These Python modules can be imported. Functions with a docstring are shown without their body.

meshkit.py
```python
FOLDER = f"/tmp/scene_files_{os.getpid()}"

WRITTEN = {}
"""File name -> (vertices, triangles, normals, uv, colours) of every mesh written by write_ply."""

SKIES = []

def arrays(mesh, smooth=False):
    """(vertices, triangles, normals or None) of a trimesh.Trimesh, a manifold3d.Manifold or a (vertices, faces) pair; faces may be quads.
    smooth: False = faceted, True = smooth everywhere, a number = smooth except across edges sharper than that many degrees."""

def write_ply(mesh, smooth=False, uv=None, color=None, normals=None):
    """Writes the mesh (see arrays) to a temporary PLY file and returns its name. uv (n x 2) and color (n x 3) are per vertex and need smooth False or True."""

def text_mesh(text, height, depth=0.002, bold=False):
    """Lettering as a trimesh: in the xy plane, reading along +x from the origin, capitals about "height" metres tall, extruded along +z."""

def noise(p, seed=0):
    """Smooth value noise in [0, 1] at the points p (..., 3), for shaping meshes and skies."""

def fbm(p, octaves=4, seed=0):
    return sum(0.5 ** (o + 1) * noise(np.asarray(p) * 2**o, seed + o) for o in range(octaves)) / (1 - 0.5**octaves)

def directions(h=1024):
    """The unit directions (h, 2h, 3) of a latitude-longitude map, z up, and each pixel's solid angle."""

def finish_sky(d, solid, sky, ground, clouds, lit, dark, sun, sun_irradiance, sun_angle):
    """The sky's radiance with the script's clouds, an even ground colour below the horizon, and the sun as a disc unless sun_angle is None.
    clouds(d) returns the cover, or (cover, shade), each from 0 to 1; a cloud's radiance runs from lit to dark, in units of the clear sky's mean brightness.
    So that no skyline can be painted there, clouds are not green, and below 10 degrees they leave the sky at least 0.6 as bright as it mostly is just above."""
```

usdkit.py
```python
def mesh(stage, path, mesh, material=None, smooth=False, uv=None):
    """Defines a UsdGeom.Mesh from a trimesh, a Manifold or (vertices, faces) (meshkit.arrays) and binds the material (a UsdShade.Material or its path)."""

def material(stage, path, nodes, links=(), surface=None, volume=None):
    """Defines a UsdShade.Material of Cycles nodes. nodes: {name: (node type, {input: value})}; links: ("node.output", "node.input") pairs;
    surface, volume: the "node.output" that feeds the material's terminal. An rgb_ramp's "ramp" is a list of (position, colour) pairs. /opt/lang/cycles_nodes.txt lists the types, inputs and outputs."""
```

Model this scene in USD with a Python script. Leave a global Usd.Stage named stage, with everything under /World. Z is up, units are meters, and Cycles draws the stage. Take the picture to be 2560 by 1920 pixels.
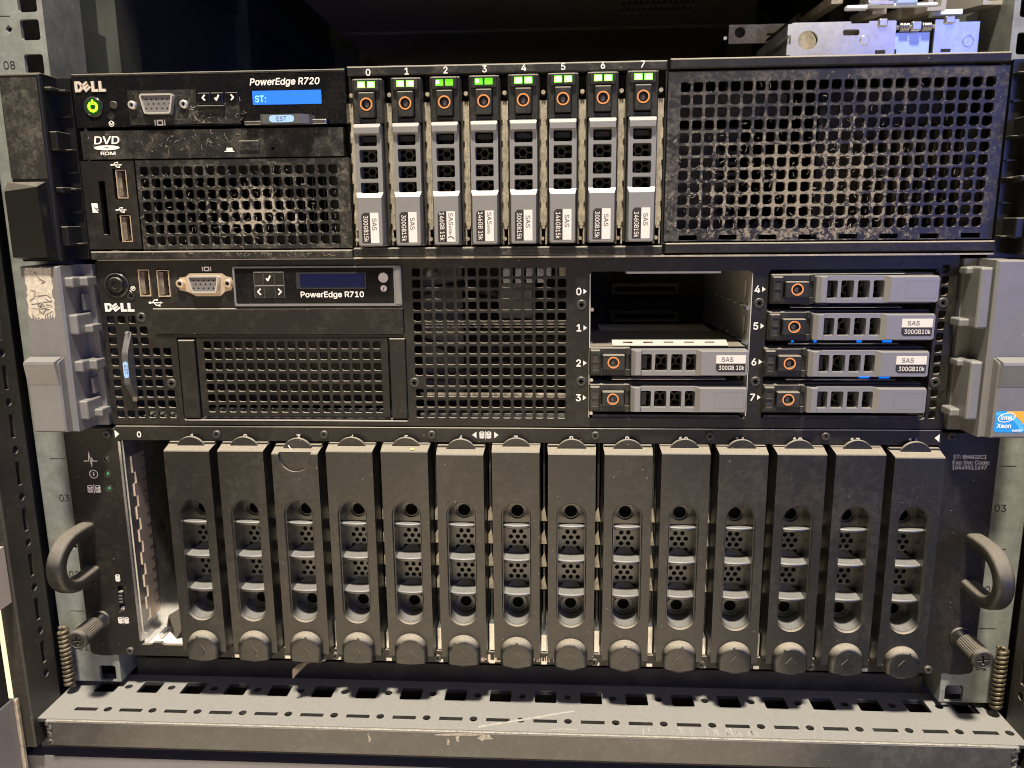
import math, random, numpy as np, trimesh, usdkit, meshkit
import manifold3d as m3
from shapely.geometry import Polygon, Point, box as sbox, MultiPolygon, LineString
from shapely import affinity
from shapely.ops import unary_union
from pxr import Usd, UsdGeom, UsdLux, UsdShade, Gf, Sdf

random.seed(7)
rng = np.random.default_rng(7)
stage = Usd.Stage.CreateInMemory()
UsdGeom.SetStageUpAxis(stage, 'Z')
UsdGeom.SetStageMetersPerUnit(stage, 1.0)
UsdGeom.Xform.Define(stage, '/World')

# ---------------------------------------------------------------- camera
CAM = np.array([0.0205, -0.3907, 0.2339])
RX, RY, RZ, FPX = -0.197045, 0.008834, 0.057257, 1952.5
def cam_rot():
    cz, sz, cx, sx, cy, sy = math.cos(RZ), math.sin(RZ), math.cos(RX), math.sin(RX), math.cos(RY), math.sin(RY)
    return np.array([[cz, -sz, 0], [sz, cz, 0], [0, 0, 1]]) @ np.array([[1, 0, 0], [0, cx, -sx], [0, sx, cx]]) @ np.array([[cy, 0, sy], [0, 1, 0], [-sy, 0, cy]])
_R = cam_rot()
cam = UsdGeom.Camera.Define(stage, '/World/camera')
_m = np.eye(4); _m[0, :3] = _R[:, 0]; _m[1, :3] = _R[:, 2]; _m[2, :3] = -_R[:, 1]; _m[3, :3] = CAM
cam.AddTransformOp().Set(Gf.Matrix4d(*_m.ravel().tolist()))
cam.CreateHorizontalApertureAttr(36.0); cam.CreateVerticalApertureAttr(27.0)
cam.CreateFocalLengthAttr(FPX / 2560 * 36.0)
cam.CreateClippingRangeAttr(Gf.Vec2f(0.02, 50.0))
cam.CreateFStopAttr(9.0); cam.CreateFocusDistanceAttr(0.39)
cam.CreateExposureAttr(0.22)

# ---------------------------------------------------------------- light: ceiling lamp, added warm panel in front, bluish light from the right
def light_quat(pos, target):
    d = np.array(target, float) - np.array(pos, float); d /= np.linalg.norm(d)
    z = -d; x = np.cross([0, 0, 1.0], z); x /= np.linalg.norm(x); y = np.cross(z, x)
    m = np.eye(4); m[0, :3] = x; m[1, :3] = y; m[2, :3] = z; m[3, :3] = pos
    return Gf.Matrix4d(*m.ravel().tolist())
def rect_light(name, pos, target, w, h, inten, col):
    l = UsdLux.RectLight.Define(stage, '/World/' + name)
    l.AddTransformOp().Set(light_quat(pos, target))
    l.CreateWidthAttr(w); l.CreateHeightAttr(h); l.CreateIntensityAttr(inten); l.CreateColorAttr(Gf.Vec3f(*col))
    return l
rect_light('ceiling_lamp', (-0.02, -0.94, 2.43), (0, 0, 0.15), 0.22, 0.18, 1240.0, (1.0, 0.905, 0.765))
rect_light('room_light', (0.35, -1.9, 1.0), (0, 0, 0.2), 1.1, 0.55, 1.6, (1.0, 0.90, 0.76))  # added panel, unseen, for the pale reflection in the zinc bracket
rect_light('screen_light', (1.10, -1.30, 0.42), (0.15, 0, 0.2), 0.75, 0.75, 3.3, (0.16, 0.22, 1.0))
_bg = usdkit.material(stage, '/World/Looks/room_air', {'b': ('background_shader', {'color': (1.0, 0.9, 0.78), 'strength': 0.045})}, [], surface='b.background')
dome = UsdLux.DomeLight.Define(stage, '/World/ambient'); dome.CreateIntensityAttr(1.0)
UsdShade.MaterialBindingAPI.Apply(dome.GetPrim()).Bind(_bg)

# ---------------------------------------------------------------- materials
DUST = (0.40, 0.35, 0.27)
def surface(name, col, rough=0.5, metal=0.0, spec=0.5, dust=0.0, top=0.0, dscale=260.0, dcol=DUST, grain=0.0, gscale=2500.0, mottle=0.0, mscale=60.0, specks=0.0, smear=0.0, coat=0.0, ior=1.5, rnd=0.0, emit=None, estr=0.0, spot=None, aniso=0.0):
    """dust: patchy film; top: dust settled on upward faces, strengthened on some to paint lit edges; grain: fine bump; mottle: colour clouds; spot: (centre m, radius m, amount) a clot of lint round a vent."""
    n = {'g': ('geometry', {}), 'p': ('principled_bsdf', {'metallic': metal, 'ior': ior, 'specular_ior_level': spec, 'coat_weight': coat, 'coat_roughness': 0.08, 'anisotropic': aniso})}
    L = []
    n['base'] = ('color', {'value': col}); cur = 'base.color'
    if mottle:
        n['mn'] = ('noise_texture', {'scale': mscale, 'detail': 6.0, 'roughness': 0.65}); L.append(('g.position', 'mn.vector'))
        n['mr'] = ('map_range', {'from_min': 0.3, 'from_max': 0.7, 'to_min': 1 - mottle, 'to_max': 1 + mottle, 'clamp': True}); L.append(('mn.fac', 'mr.value'))
        n['mc'] = ('combine_color', {}); L += [('mr.result', 'mc.r'), ('mr.result', 'mc.g'), ('mr.result', 'mc.b')]
        n['mm'] = ('mix_color', {'blend_type': 'multiply', 'fac': 1.0, 'use_clamp': False}); L += [(cur, 'mm.a'), ('mc.color', 'mm.b')]; cur = 'mm.result'
    if rnd:
        n['oi'] = ('object_info', {}); n['orr'] = ('map_range', {'to_min': 1 - rnd, 'to_max': 1 + rnd, 'clamp': True}); L.append(('oi.random', 'orr.value'))
        n['oc'] = ('combine_color', {}); L += [('orr.result', 'oc.r'), ('orr.result', 'oc.g'), ('orr.result', 'oc.b')]
        n['om'] = ('mix_color', {'blend_type': 'multiply', 'fac': 1.0, 'use_clamp': False}); L += [(cur, 'om.a'), ('oc.color', 'om.b')]; cur = 'om.result'
    acc = None
    def add_mask(out):
        nonlocal acc
        if acc is None: acc = out; return
        k = 'mx%d' % len(n); n[k] = ('math', {'math_type': 'maximum'}); L.extend([(acc, k + '.value1'), (out, k + '.value2')]); acc = k + '.value'
    if dust or top or spot:
        n['dn'] = ('noise_texture', {'scale': dscale, 'detail': 8.0, 'roughness': 0.72, 'distortion': 0.6}); L.append(('g.position', 'dn.vector'))
        n['fn'] = ('noise_texture', {'scale': 2600.0, 'detail': 3.0}); L.append(('g.position', 'fn.vector'))
        n['fr'] = ('map_range', {'from_min': 0.35, 'from_max': 0.68, 'to_min': 0.45, 'to_max': 1.0, 'clamp': True}); L.append(('fn.fac', 'fr.value'))
    if dust:
        n['big'] = ('noise_texture', {'scale': dscale * 0.14, 'detail': 3.0}); L.append(('g.position', 'big.vector'))
        n['bm'] = ('map_range', {'from_min': 0.35, 'from_max': 0.65, 'to_min': -0.12, 'to_max': 0.1, 'clamp': True}); L.append(('big.fac', 'bm.value'))
        n['ba'] = ('math', {'math_type': 'add'}); L += [('dn.fac', 'ba.value1'), ('bm.result', 'ba.value2')]
        n['dr'] = ('map_range', {'from_min': 0.46, 'from_max': 0.72, 'to_min': 0.0, 'to_max': dust, 'clamp': True}); L.append(('ba.value', 'dr.value'))
        n['df'] = ('math', {'math_type': 'multiply'}); L += [('dr.result', 'df.value1'), ('fr.result', 'df.value2')]; add_mask('df.value')
    if top:
        n['sx'] = ('separate_xyz', {}); L.append(('g.normal', 'sx.vector'))
        n['tr'] = ('map_range', {'from_min': 0.25, 'from_max': 0.8, 'to_min': 0.0, 'to_max': top, 'clamp': True}); L.append(('sx.z', 'tr.value'))
        n['tf'] = ('math', {'math_type': 'multiply'}); L += [('tr.result', 'tf.value1'), ('fr.result', 'tf.value2')]; add_mask('tf.value')
    if spot:
        c, r, a = spot
        n['sp'] = ('mapping', {'mapping_type': 'point', 'location': tuple(-c[i] / r[i] for i in range(3)), 'scale': tuple(1 / r[i] for i in range(3))}); L.append(('g.position', 'sp.vector'))
        n['sg'] = ('gradient_texture', {'gradient_type': 'spherical'}); L.append(('sp.vector', 'sg.vector'))
        n['sa'] = ('math', {'math_type': 'multiply_add', 'value2': 3.4, 'value3': -1.95}); L.append(('dn.fac', 'sa.value1'))
        n['sb'] = ('math', {'math_type': 'add'}); L += [('sg.fac', 'sb.value1'), ('sa.value', 'sb.value2')]
        n['sr'] = ('map_range', {'from_min': 0.28, 'from_max': 0.55, 'to_min': 0.0, 'to_max': a, 'clamp': True}); L.append(('sb.value', 'sr.value'))
        n['sf'] = ('math', {'math_type': 'multiply'}); L += [('sr.result', 'sf.value1'), ('fr.result', 'sf.value2')]; add_mask('sf.value')
    if specks:
        n['vs'] = ('voronoi_texture', {'scale': 420.0}); L.append(('g.position', 'vs.vector'))
        n['vc'] = ('separate_color', {}); L.append(('vs.color', 'vc.color'))
        n['vt'] = ('math', {'math_type': 'greater_than', 'value2': 1 - specks}); L.append(('vc.r', 'vt.value1'))
        n['vd'] = ('map_range', {'from_min': 0.05, 'from_max': 0.17, 'to_min': 0.7, 'to_max': 0.0, 'clamp': True}); L.append(('vs.distance', 'vd.value'))
        n['vm'] = ('math', {'math_type': 'multiply'}); L += [('vt.value', 'vm.value1'), ('vd.result', 'vm.value2')]; add_mask('vm.value')
    if acc:
        n['dc'] = ('color', {'value': dcol})
        n['dm'] = ('mix_color', {'blend_type': 'mix'}); L += [(acc, 'dm.fac'), (cur, 'dm.a'), ('dc.color', 'dm.b')]; cur = 'dm.result'
        n['rm'] = ('map_range', {'from_min': 0.0, 'from_max': 0.6, 'to_min': rough, 'to_max': 0.9, 'clamp': True}); L += [(acc, 'rm.value'), ('rm.result', 'p.roughness')]
        if metal:
            n['me'] = ('map_range', {'from_min': 0.0, 'from_max': 0.7, 'to_min': metal, 'to_max': 0.0, 'clamp': True}); L += [(acc, 'me.value'), ('me.result', 'p.metallic')]
    elif smear:
        n['rn'] = ('noise_texture', {'scale': 45.0, 'detail': 5.0, 'roughness': 0.6}); L.append(('g.position', 'rn.vector'))
        n['rm'] = ('map_range', {'from_min': 0.3, 'from_max': 0.7, 'to_min': rough - smear, 'to_max': rough + smear, 'clamp': True}); L += [('rn.fac', 'rm.value'), ('rm.result', 'p.roughness')]
    else:
        n['p'][1]['roughness'] = rough
    L.append((cur, 'p.base_color'))
    if grain:
        n['gn'] = ('noise_texture', {'scale': gscale, 'detail': 2.0}); L.append(('g.position', 'gn.vector'))
        n['bu'] = ('bump', {'strength': grain, 'distance': 0.0002}); L += [('gn.fac', 'bu.height'), ('bu.normal', 'p.normal')]
    if emit:
        n['p'][1]['emission_color'] = emit; n['p'][1]['emission_strength'] = estr
    return usdkit.material(stage, '/World/Looks/' + name, n, L, surface='p.BSDF')

M = {}
M['black_plastic'] = surface('black_plastic', (0.013, 0.013, 0.012), 0.38, dust=0.08, top=0.55, grain=0.25)
M['dusty_black'] = surface('dusty_black', (0.010, 0.010, 0.010), 0.36, dust=0.22, top=0.8, dscale=1100, dcol=(0.34, 0.30, 0.23), grain=0.2, specks=0.08)
M['gloss_black'] = surface('gloss_black', (0.005, 0.005, 0.006), 0.12, dust=0.03, top=0.5, dscale=520)
M['ear_black'] = surface('ear_black', (0.008, 0.008, 0.007), 0.28, dust=0.0, top=0.35)
M['ear_worn'] = surface('ear_worn', (0.014, 0.013, 0.011), 0.5, dust=0.45, top=0.3, dscale=420, dcol=(0.19, 0.17, 0.135))
M['panel_black'] = surface('panel_black', (0.008, 0.0075, 0.007), 0.38, spec=0.45, dust=0.06, top=0.9, grain=0.35, specks=0.02)  # strong top dust also paints the lit rims of the holes
M['grille_lint'] = surface('grille_lint', (0.012, 0.012, 0.012), 0.36, dust=0.28, top=0.9, dscale=480, grain=0.2, specks=0.05, spot=((-0.128, -0.006, 0.243), (0.044, 0.05, 0.022), 0.95))
M['vent_lint'] = surface('vent_lint', (0.012, 0.012, 0.013), 0.34, dust=0.30, top=0.9, dscale=480, dcol=(0.36, 0.31, 0.24), grain=0.2, specks=0.06, spot=((0.135, -0.006, 0.250), (0.10, 0.06, 0.055), 0.75))
M['disk_plastic'] = surface('disk_plastic', (0.0085, 0.0085, 0.008), 0.34, spec=0.8, ior=1.5, rnd=0.2, dust=0.07, top=0.78, grain=0.35, gscale=1800, specks=0.05)
M['rib_plastic'] = surface('rib_plastic', (0.020, 0.020, 0.020), 0.28, spec=1.0, ior=1.6, dust=0.08, top=0.55, dcol=(0.34, 0.33, 0.30), grain=0.2)
M['flange_black'] = surface('flange_black', (0.010, 0.009, 0.008), 0.38, dust=0.05, top=0.6, grain=0.3, specks=0.06)
M['handle_black'] = surface('handle_black', (0.016, 0.015, 0.013), 0.40, dust=0.12, top=0.75, dcol=(0.24, 0.21, 0.17), specks=0.08)
M['sill_black'] = surface('sill_black', (0.045, 0.043, 0.039), 0.38, spec=0.9, ior=1.5, dust=0.16, top=0.85, dscale=240, dcol=(0.31, 0.30, 0.275), grain=0.2, specks=0.12, mottle=0.12)
M['post_black'] = surface('post_black', (0.022, 0.020, 0.017), 0.45, dust=0.08, top=0.6, grain=0.4, specks=0.05)
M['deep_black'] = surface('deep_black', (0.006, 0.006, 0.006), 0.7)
M['screen_metal'] = surface('screen_metal', (0.16, 0.14, 0.11), 0.5, metal=0.4, dust=0.4)
M['inner_grey'] = surface('inner_grey', (0.13, 0.135, 0.115), 0.5, mottle=0.3, mscale=200, dust=0.3)
M['strip_zinc'] = surface('strip_zinc', (0.50, 0.48, 0.43), 0.4, metal=0.3)
M['glint_glow'] = surface('glint_glow', (0.0, 0.1, 0.5), 0.5, emit=(0.0, 0.16, 1.0), estr=1.6)  # glow that paints blue glints, no lamp sits there
M['inner_dark'] = surface('inner_dark', (0.012, 0.011, 0.010), 0.6, dust=0.25, dscale=300)
M['server_under'] = surface('server_under', (0.60, 0.53, 0.45), 0.45, dust=0.05)
M['galvanised'] = surface('galvanised', (0.27, 0.285, 0.255), 0.45, metal=0.4, mottle=0.26, mscale=110, specks=0.07, dcol=(0.62, 0.60, 0.54), top=0.4, grain=0.3, gscale=900)
M['side_sheet'] = surface('side_sheet', (0.075, 0.082, 0.068), 0.5, metal=0.4, mottle=0.15, mscale=40)
M['zinc_dusty'] = surface('zinc_dusty', (0.36, 0.32, 0.25), 0.45, metal=0.5, dust=0.75, dscale=900, dcol=(0.40, 0.33, 0.22), mottle=0.35, mscale=500)
M['bright_zinc'] = surface('bright_zinc', (0.62, 0.62, 0.61), 0.22, metal=0.9, mottle=0.14, mscale=220, smear=0.08)
M['steel'] = surface('steel', (0.50, 0.49, 0.47), 0.28, metal=1.0)
M['nickel'] = surface('nickel', (0.60, 0.57, 0.51), 0.33, metal=0.5)
M['screw_black'] = surface('screw_black', (0.055, 0.052, 0.048), 0.32, metal=0.3, top=0.3)
M['gold_shell'] = surface('gold_shell', (0.62, 0.50, 0.36), 0.33, metal=0.55)
M['copper_shield'] = surface('copper_shield', (0.66, 0.56, 0.45), 0.30, metal=0.7, mottle=0.15)
M['brass'] = surface('brass', (0.10, 0.08, 0.05), 0.45, metal=0.7, dust=0.6)
M['scribble'] = surface('scribble', (0.30, 0.265, 0.21), 0.8)
M['port_grey'] = surface('port_grey', (0.13, 0.125, 0.12), 0.5)
M['hole_black'] = surface('hole_black', (0.004, 0.004, 0.004), 0.8)
M['usb_tongue'] = surface('usb_tongue', (0.09, 0.07, 0.05), 0.5, dust=0.5)
M['white_print'] = surface('white_print', (0.74, 0.70, 0.64), 0.6)
M['cream_emblem'] = surface('cream_emblem', (0.66, 0.58, 0.48), 0.35, metal=0.3)
M['black_print'] = surface('black_print', (0.02, 0.02, 0.02), 0.6)
M['grey_handle'] = surface('grey_handle', (0.27, 0.267, 0.262), 0.40, metal=0.5, top=0.15, dcol=(0.45, 0.38, 0.29))
M['grey_ear'] = surface('grey_ear', (0.19, 0.187, 0.185), 0.42, mottle=0.08, mscale=90, dust=0.06, specks=0.02, metal=0.3, top=0.2, grain=0.15)
M['orange'] = surface('orange', (0.62, 0.235, 0.07), 0.45)
M['lens_dark'] = surface('lens_dark', (0.03, 0.028, 0.028), 0.15, coat=0.6)
M['lens_grey'] = surface('lens_grey', (0.12, 0.105, 0.10), 0.2, coat=0.7)
M['led_on'] = surface('led_on', (0.2, 0.8, 0.1), 0.5, emit=(0.2, 1.0, 0.06), estr=2.6)
M['led_dim'] = surface('led_dim', (0.1, 0.5, 0.02), 0.5, emit=(0.12, 0.85, 0.0), estr=0.9)
M['led_bright'] = surface('led_bright', (0.2, 0.8, 0.1), 0.5, emit=(0.66, 1.0, 0.46), estr=3.4)
M['led_off'] = surface('led_off', (0.035, 0.033, 0.03), 0.25)
M['power_glow'] = surface('power_glow', (0.2, 0.9, 0.0), 0.5, emit=(0.30, 1.0, 0.02), estr=1.7)
M['power_glow_faint'] = surface('power_glow_faint', (0.01, 0.03, 0.01), 0.3, emit=(0.1, 1.0, 0.02), estr=0.02)
M['lcd_lit'] = surface('lcd_lit', (0.02, 0.08, 0.4), 0.2, emit=(0.018, 0.20, 0.92), estr=0.72)
M['lcd_text'] = surface('lcd_text', (0.3, 0.6, 0.9), 0.3, emit=(0.25, 0.72, 1.0), estr=0.9)
M['lcd_off'] = surface('lcd_off', (0.006, 0.008, 0.035), 0.10, coat=0.5)
M['tag_blue'] = surface('tag_blue', (0.28, 0.47, 0.82), 0.5)
M['tag_grey'] = surface('tag_grey', (0.07, 0.07, 0.072), 0.42, top=0.4)
M['label_white'] = surface('label_white', (0.60, 0.57, 0.53), 0.5)
M['label_black'] = surface('label_black', (0.025, 0.023, 0.022), 0.4)
M['led_green_off'] = surface('led_green_off', (0.03, 0.16, 0.06), 0.3)
M['pcb'] = surface('pcb', (0.05, 0.075, 0.04), 0.5, mottle=0.3, mscale=300)
M['beige_plate'] = surface('beige_plate', (0.34, 0.31, 0.27), 0.5, mottle=0.06)
M['sticker_blue'] = surface('sticker_blue', (0.02, 0.27, 0.70), 0.3)
M['sticker_light'] = surface('sticker_light', (0.08, 0.42, 0.80), 0.3)
M['sticker_gold'] = surface('sticker_gold', (0.70, 0.36, 0.04), 0.35)
M['sticker_white'] = surface('sticker_white', (0.85, 0.85, 0.85), 0.3)
M['paper_scrap'] = surface('paper_scrap', (0.46, 0.41, 0.33), 0.8, mottle=0.3, mscale=500)
M['lint_pale'] = surface('lint_pale', (0.46, 0.41, 0.33), 0.95)
M['lint'] = surface('lint', (0.16, 0.13, 0.095), 0.95)
M['white_chip'] = surface('white_chip', (0.8, 0.78, 0.7), 0.7)
M['yellow_chip'] = surface('yellow_chip', (0.75, 0.66, 0.2), 0.7)
M['rail_blue'] = surface('rail_blue', (0.42, 0.55, 0.85), 0.35, metal=0.5)
M['clear_clip'] = surface('clear_clip', (0.62, 0.68, 0.76), 0.25, spec=0.7)
M['concrete'] = surface('concrete', (0.20, 0.18, 0.16), 0.7, mottle=0.2)
M['wood_floor'] = surface('wood_floor', (0.68, 0.59, 0.45), 0.45, mottle=0.12, mscale=30)
M['scuff_and_highlight'] = surface('scuff_and_highlight', (0.30, 0.27, 0.22), 0.6, mottle=0.5, mscale=700)  # scuffed paint, also colours the painted highlight along the sill edge
M['scrape_dust'] = surface('scrape_dust', (0.32, 0.305, 0.27), 0.8, mottle=0.3, mscale=500)
M['carpet'] = surface('carpet', (0.06, 0.06, 0.075), 0.9, mottle=0.2)
M['plinth_grey'] = surface('plinth_grey', (0.15, 0.145, 0.15), 0.5, dust=0.1)

# ---------------------------------------------------------------- scene tree helpers (all lengths below are millimetres)
used = {}
base_of = {}
def numbered(path):
    k = used.get(path, 0); used[path] = k + 1
    return path if k == 0 else '%s_%03d' % (path, k)
def tag(prim, label=None, cat=None, group=None, kind=None):
    for k, v in (('label', label), ('category', cat), ('group', group), ('kind', kind)):
        if v: prim.SetCustomDataByKey(k, v)
def thing(name, label, cat, base, group=None):
    p = numbered('/World/' + name); x = UsdGeom.Xform.Define(stage, p)
    x.AddTranslateOp().Set(Gf.Vec3d(*[c * 0.001 for c in base])); base_of[p] = np.array(base, float)
    tag(x.GetPrim(), label, cat, group); return p
def tri(mesh):
    if hasattr(mesh, 'to_mesh'):
        m = mesh.to_mesh(); return trimesh.Trimesh(np.array(m.vert_properties[:, :3]), np.array(m.tri_verts), process=False)
    if isinstance(mesh, (list, tuple)): return trimesh.util.concatenate([tri(q) for q in mesh])
    return mesh
def part(parent, name, mesh, mat, smooth=False, label=None):
    t = tri(mesh).copy(); b = base_of[parent]
    t.vertices = (np.asarray(t.vertices) - b) * 0.001
    p = numbered(parent + '/' + name); base_of[p] = b
    me = usdkit.mesh(stage, p, t, M[mat], smooth=smooth)
    if label: me.GetPrim().SetCustomDataByKey('label', label)
    return p

def parts(parent, name, meshes, mat, **k): return [part(parent, name, q, mat, **k) for q in meshes]

# shapes.  face frame: (u right, w up, d towards the viewer) -> world
def F(x, y, z): return np.array([[1, 0, 0, x], [0, 0, -1, y], [0, 1, 0, z], [0, 0, 0, 1.0]])       # standing face
def V(x, y, z): return np.array([[0, 1, 0, x], [0, 0, -1, y], [-1, 0, 0, z], [0, 0, 0, 1.0]])      # same, turned a quarter: u runs down, w runs right
def put(mesh, mtx): t = tri(mesh).copy(); t.apply_transform(mtx); return t
def bx(x0, x1, y0, y1, z0, z1):
    return trimesh.creation.box(bounds=[[min(x0, x1), min(y0, y1), min(z0, z1)], [max(x0, x1), max(y0, y1), max(z0, z1)]])
def ext(poly, d0, d1):
    gs = poly.geoms if hasattr(poly, 'geoms') else [poly]
    out = []
    for g in gs:
        if g.is_empty or g.area < 1e-6: continue
        t = trimesh.creation.extrude_polygon(g, d1 - d0, engine='earcut'); t.apply_translation([0, 0, d0]); out.append(t)
    return trimesh.util.concatenate(out)
def face(poly, y0, y1): return put(ext(poly, -y1, -y0), F(0, 0, 0))        # polygon in x,z; from y0 (front) to y1 (back)
def rr(x0, x1, z0, z1, r=0.8, n=3): 
    r = min(r, (x1 - x0) / 2 - 1e-3, (z1 - z0) / 2 - 1e-3)
    return sbox(x0 + r, z0 + r, x1 - r, z1 - r).buffer(r, quad_segs=n)
def circ(x, z, r, n=8): return Point(x, z).buffer(r, quad_segs=n)
def hull(pts): return trimesh.convex.convex_hull(np.asarray(pts, float))
def ring3(poly, y): return [(a, y, b) for a, b in list(poly.exterior.coords)[:-1]]
def cham(poly, y0, y1, c=0.6):
    """convex outline, front edge chamfered"""
    return hull(ring3(poly, y1) + ring3(poly, y0 + c) + ring3(poly.buffer(-c * 0.5, join_style=2), y0 + c * 0.3) + ring3(poly.buffer(-c, join_style=2), y0))
def rbox(x0, x1, y0, y1, z0, z1, c=0.8, r=0.8): return cham(rr(x0, x1, z0, z1, r), y0, y1, c)
def cylf(x, z, r, y0, y1, n=24, c=0.0):
    p = Point(x, z).buffer(r, quad_segs=max(2, n // 4)); return cham(p, y0, y1, c) if c else face(p, y0, y1)
def holes(plate, hs): return plate.difference(unary_union(hs))
def ringf(x, z, r0, r1, y0, y1, n=8): return face(circ(x, z, r1, n).difference(circ(x, z, r0, n)), y0, y1)
def torus(x, z, R, r, y, a0=0, a1=360, n=28, k=8):
    a = np.radians(np.linspace(a0, a1, n)); return tube([(x + R * math.sin(t), y, z + R * math.cos(t)) for t in a], r, k)
def tube(pts, r, k=8):
    pts = np.asarray(pts, float); T = np.gradient(pts, axis=0); T /= np.linalg.norm(T, axis=1)[:, None] + 1e-12
    up = np.array([0.13, 0.31, 0.94]); vs = []
    rr_ = np.broadcast_to(np.asarray(r, float), len(pts))
    n0 = np.cross(T[0], up); n0 /= np.linalg.norm(n0)
    for i, p in enumerate(pts):
        n0 = n0 - T[i] * np.dot(n0, T[i]); n0 /= np.linalg.norm(n0); b = np.cross(T[i], n0)
        for j in range(k):
            a = 2 * math.pi * j / k; vs.append(p + rr_[i] * (math.cos(a) * n0 + math.sin(a) * b))
    f = []
    for i in range(len(pts) - 1):
        for j in range(k):
            a, b2, c, d = i * k + j, i * k + (j + 1) % k, (i + 1) * k + (j + 1) % k, (i + 1) * k + j
            f += [[a, b2, c], [a, c, d]]
    vs += [pts[0], pts[-1]]; n = len(vs)
    for j in range(k):
        f += [[n - 2, (j + 1) % k, j], [n - 1, (len(pts) - 1) * k + j, (len(pts) - 1) * k + (j + 1) % k]]
    t = trimesh.Trimesh(vs, f, process=False); 
    if t.volume < 0: t.invert()
    return t
def man(t):
    t = tri(t); return m3.Manifold(m3.Mesh(np.asarray(t.vertices, np.float32), np.asarray(t.faces, np.uint32)))
def cut(a, *bs):
    a = man(a)
    for b in bs: a = a - man(b)
    return a
def text(s, h, mtx_or_xz, y, bold=False, shear=0.0, center=False, width=None, depth=0.12, vertical=False):
    t = meshkit.text_mesh(s, h, depth, bold); v = np.asarray(t.vertices).copy()
    v[:, 0] -= v[:, 0].min()
    if shear: v[:, 0] += shear * v[:, 1]
    if width: v[:, 0] *= width / np.ptp(v[:, 0])
    if center: v[:, 0] -= np.ptp(v[:, 0]) / 2
    t = trimesh.Trimesh(v, t.faces, process=False)
    x, z = mtx_or_xz
    return put(t, (V if vertical else F)(x, y, z))

def dell_emblem(x0, z0, w, h, y, depth):
    """four letters, the second one tilted on its corner"""
    ps = []
    s = h / 10.0
    D = Polygon([(0, 0), (5.2, 0), (8.4, 3), (8.4, 7), (5.2, 10), (0, 10)]).difference(Polygon([(2.8, 2.6), (4.4, 2.6), (5.6, 4), (5.6, 6), (4.4, 7.4), (2.8, 7.4)]))
    Eo = Polygon([(0, 0), (7, 0), (7, 1.9), (2.4, 1.9), (2.4, 2.9), (6.4, 2.9), (6.4, 4.7), (2.4, 4.7), (2.4, 5.7), (7, 5.7), (7, 7.6), (0, 7.6)])
    Eo = affinity.rotate(Eo, 37, origin=(3.5, 3.8)); Eo = affinity.translate(Eo, 8.3, 1.1)
    Lp = Polygon([(0, 0), (7, 0), (7, 2.6), (3.0, 2.6), (3.0, 10), (0, 10)])
    shapes = [D, Eo, affinity.translate(Lp, 17.6, 0), affinity.translate(Lp, 25.4, 0)]
    k = w / 32.4
    return [face(affinity.translate(affinity.scale(p, k, s, origin=(0, 0)), x0, z0), y - depth, y) for p in shapes]
def monitor_icon(x0, x1, z0, z1, y):
    w = (x1 - x0); a = [sbox(x0, z0, x0 + w * .09, z1), sbox(x1 - w * .09, z0, x1, z1)]
    r = rr(x0 + w * .2, x1 - w * .2, z0, z1, .4).difference(rr(x0 + w * .32, x1 - w * .32, z0 + (z1 - z0) * .25, z1 - (z1 - z0) * .25, .3))
    return face(unary_union(a + [r]), y - .12, y)
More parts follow.
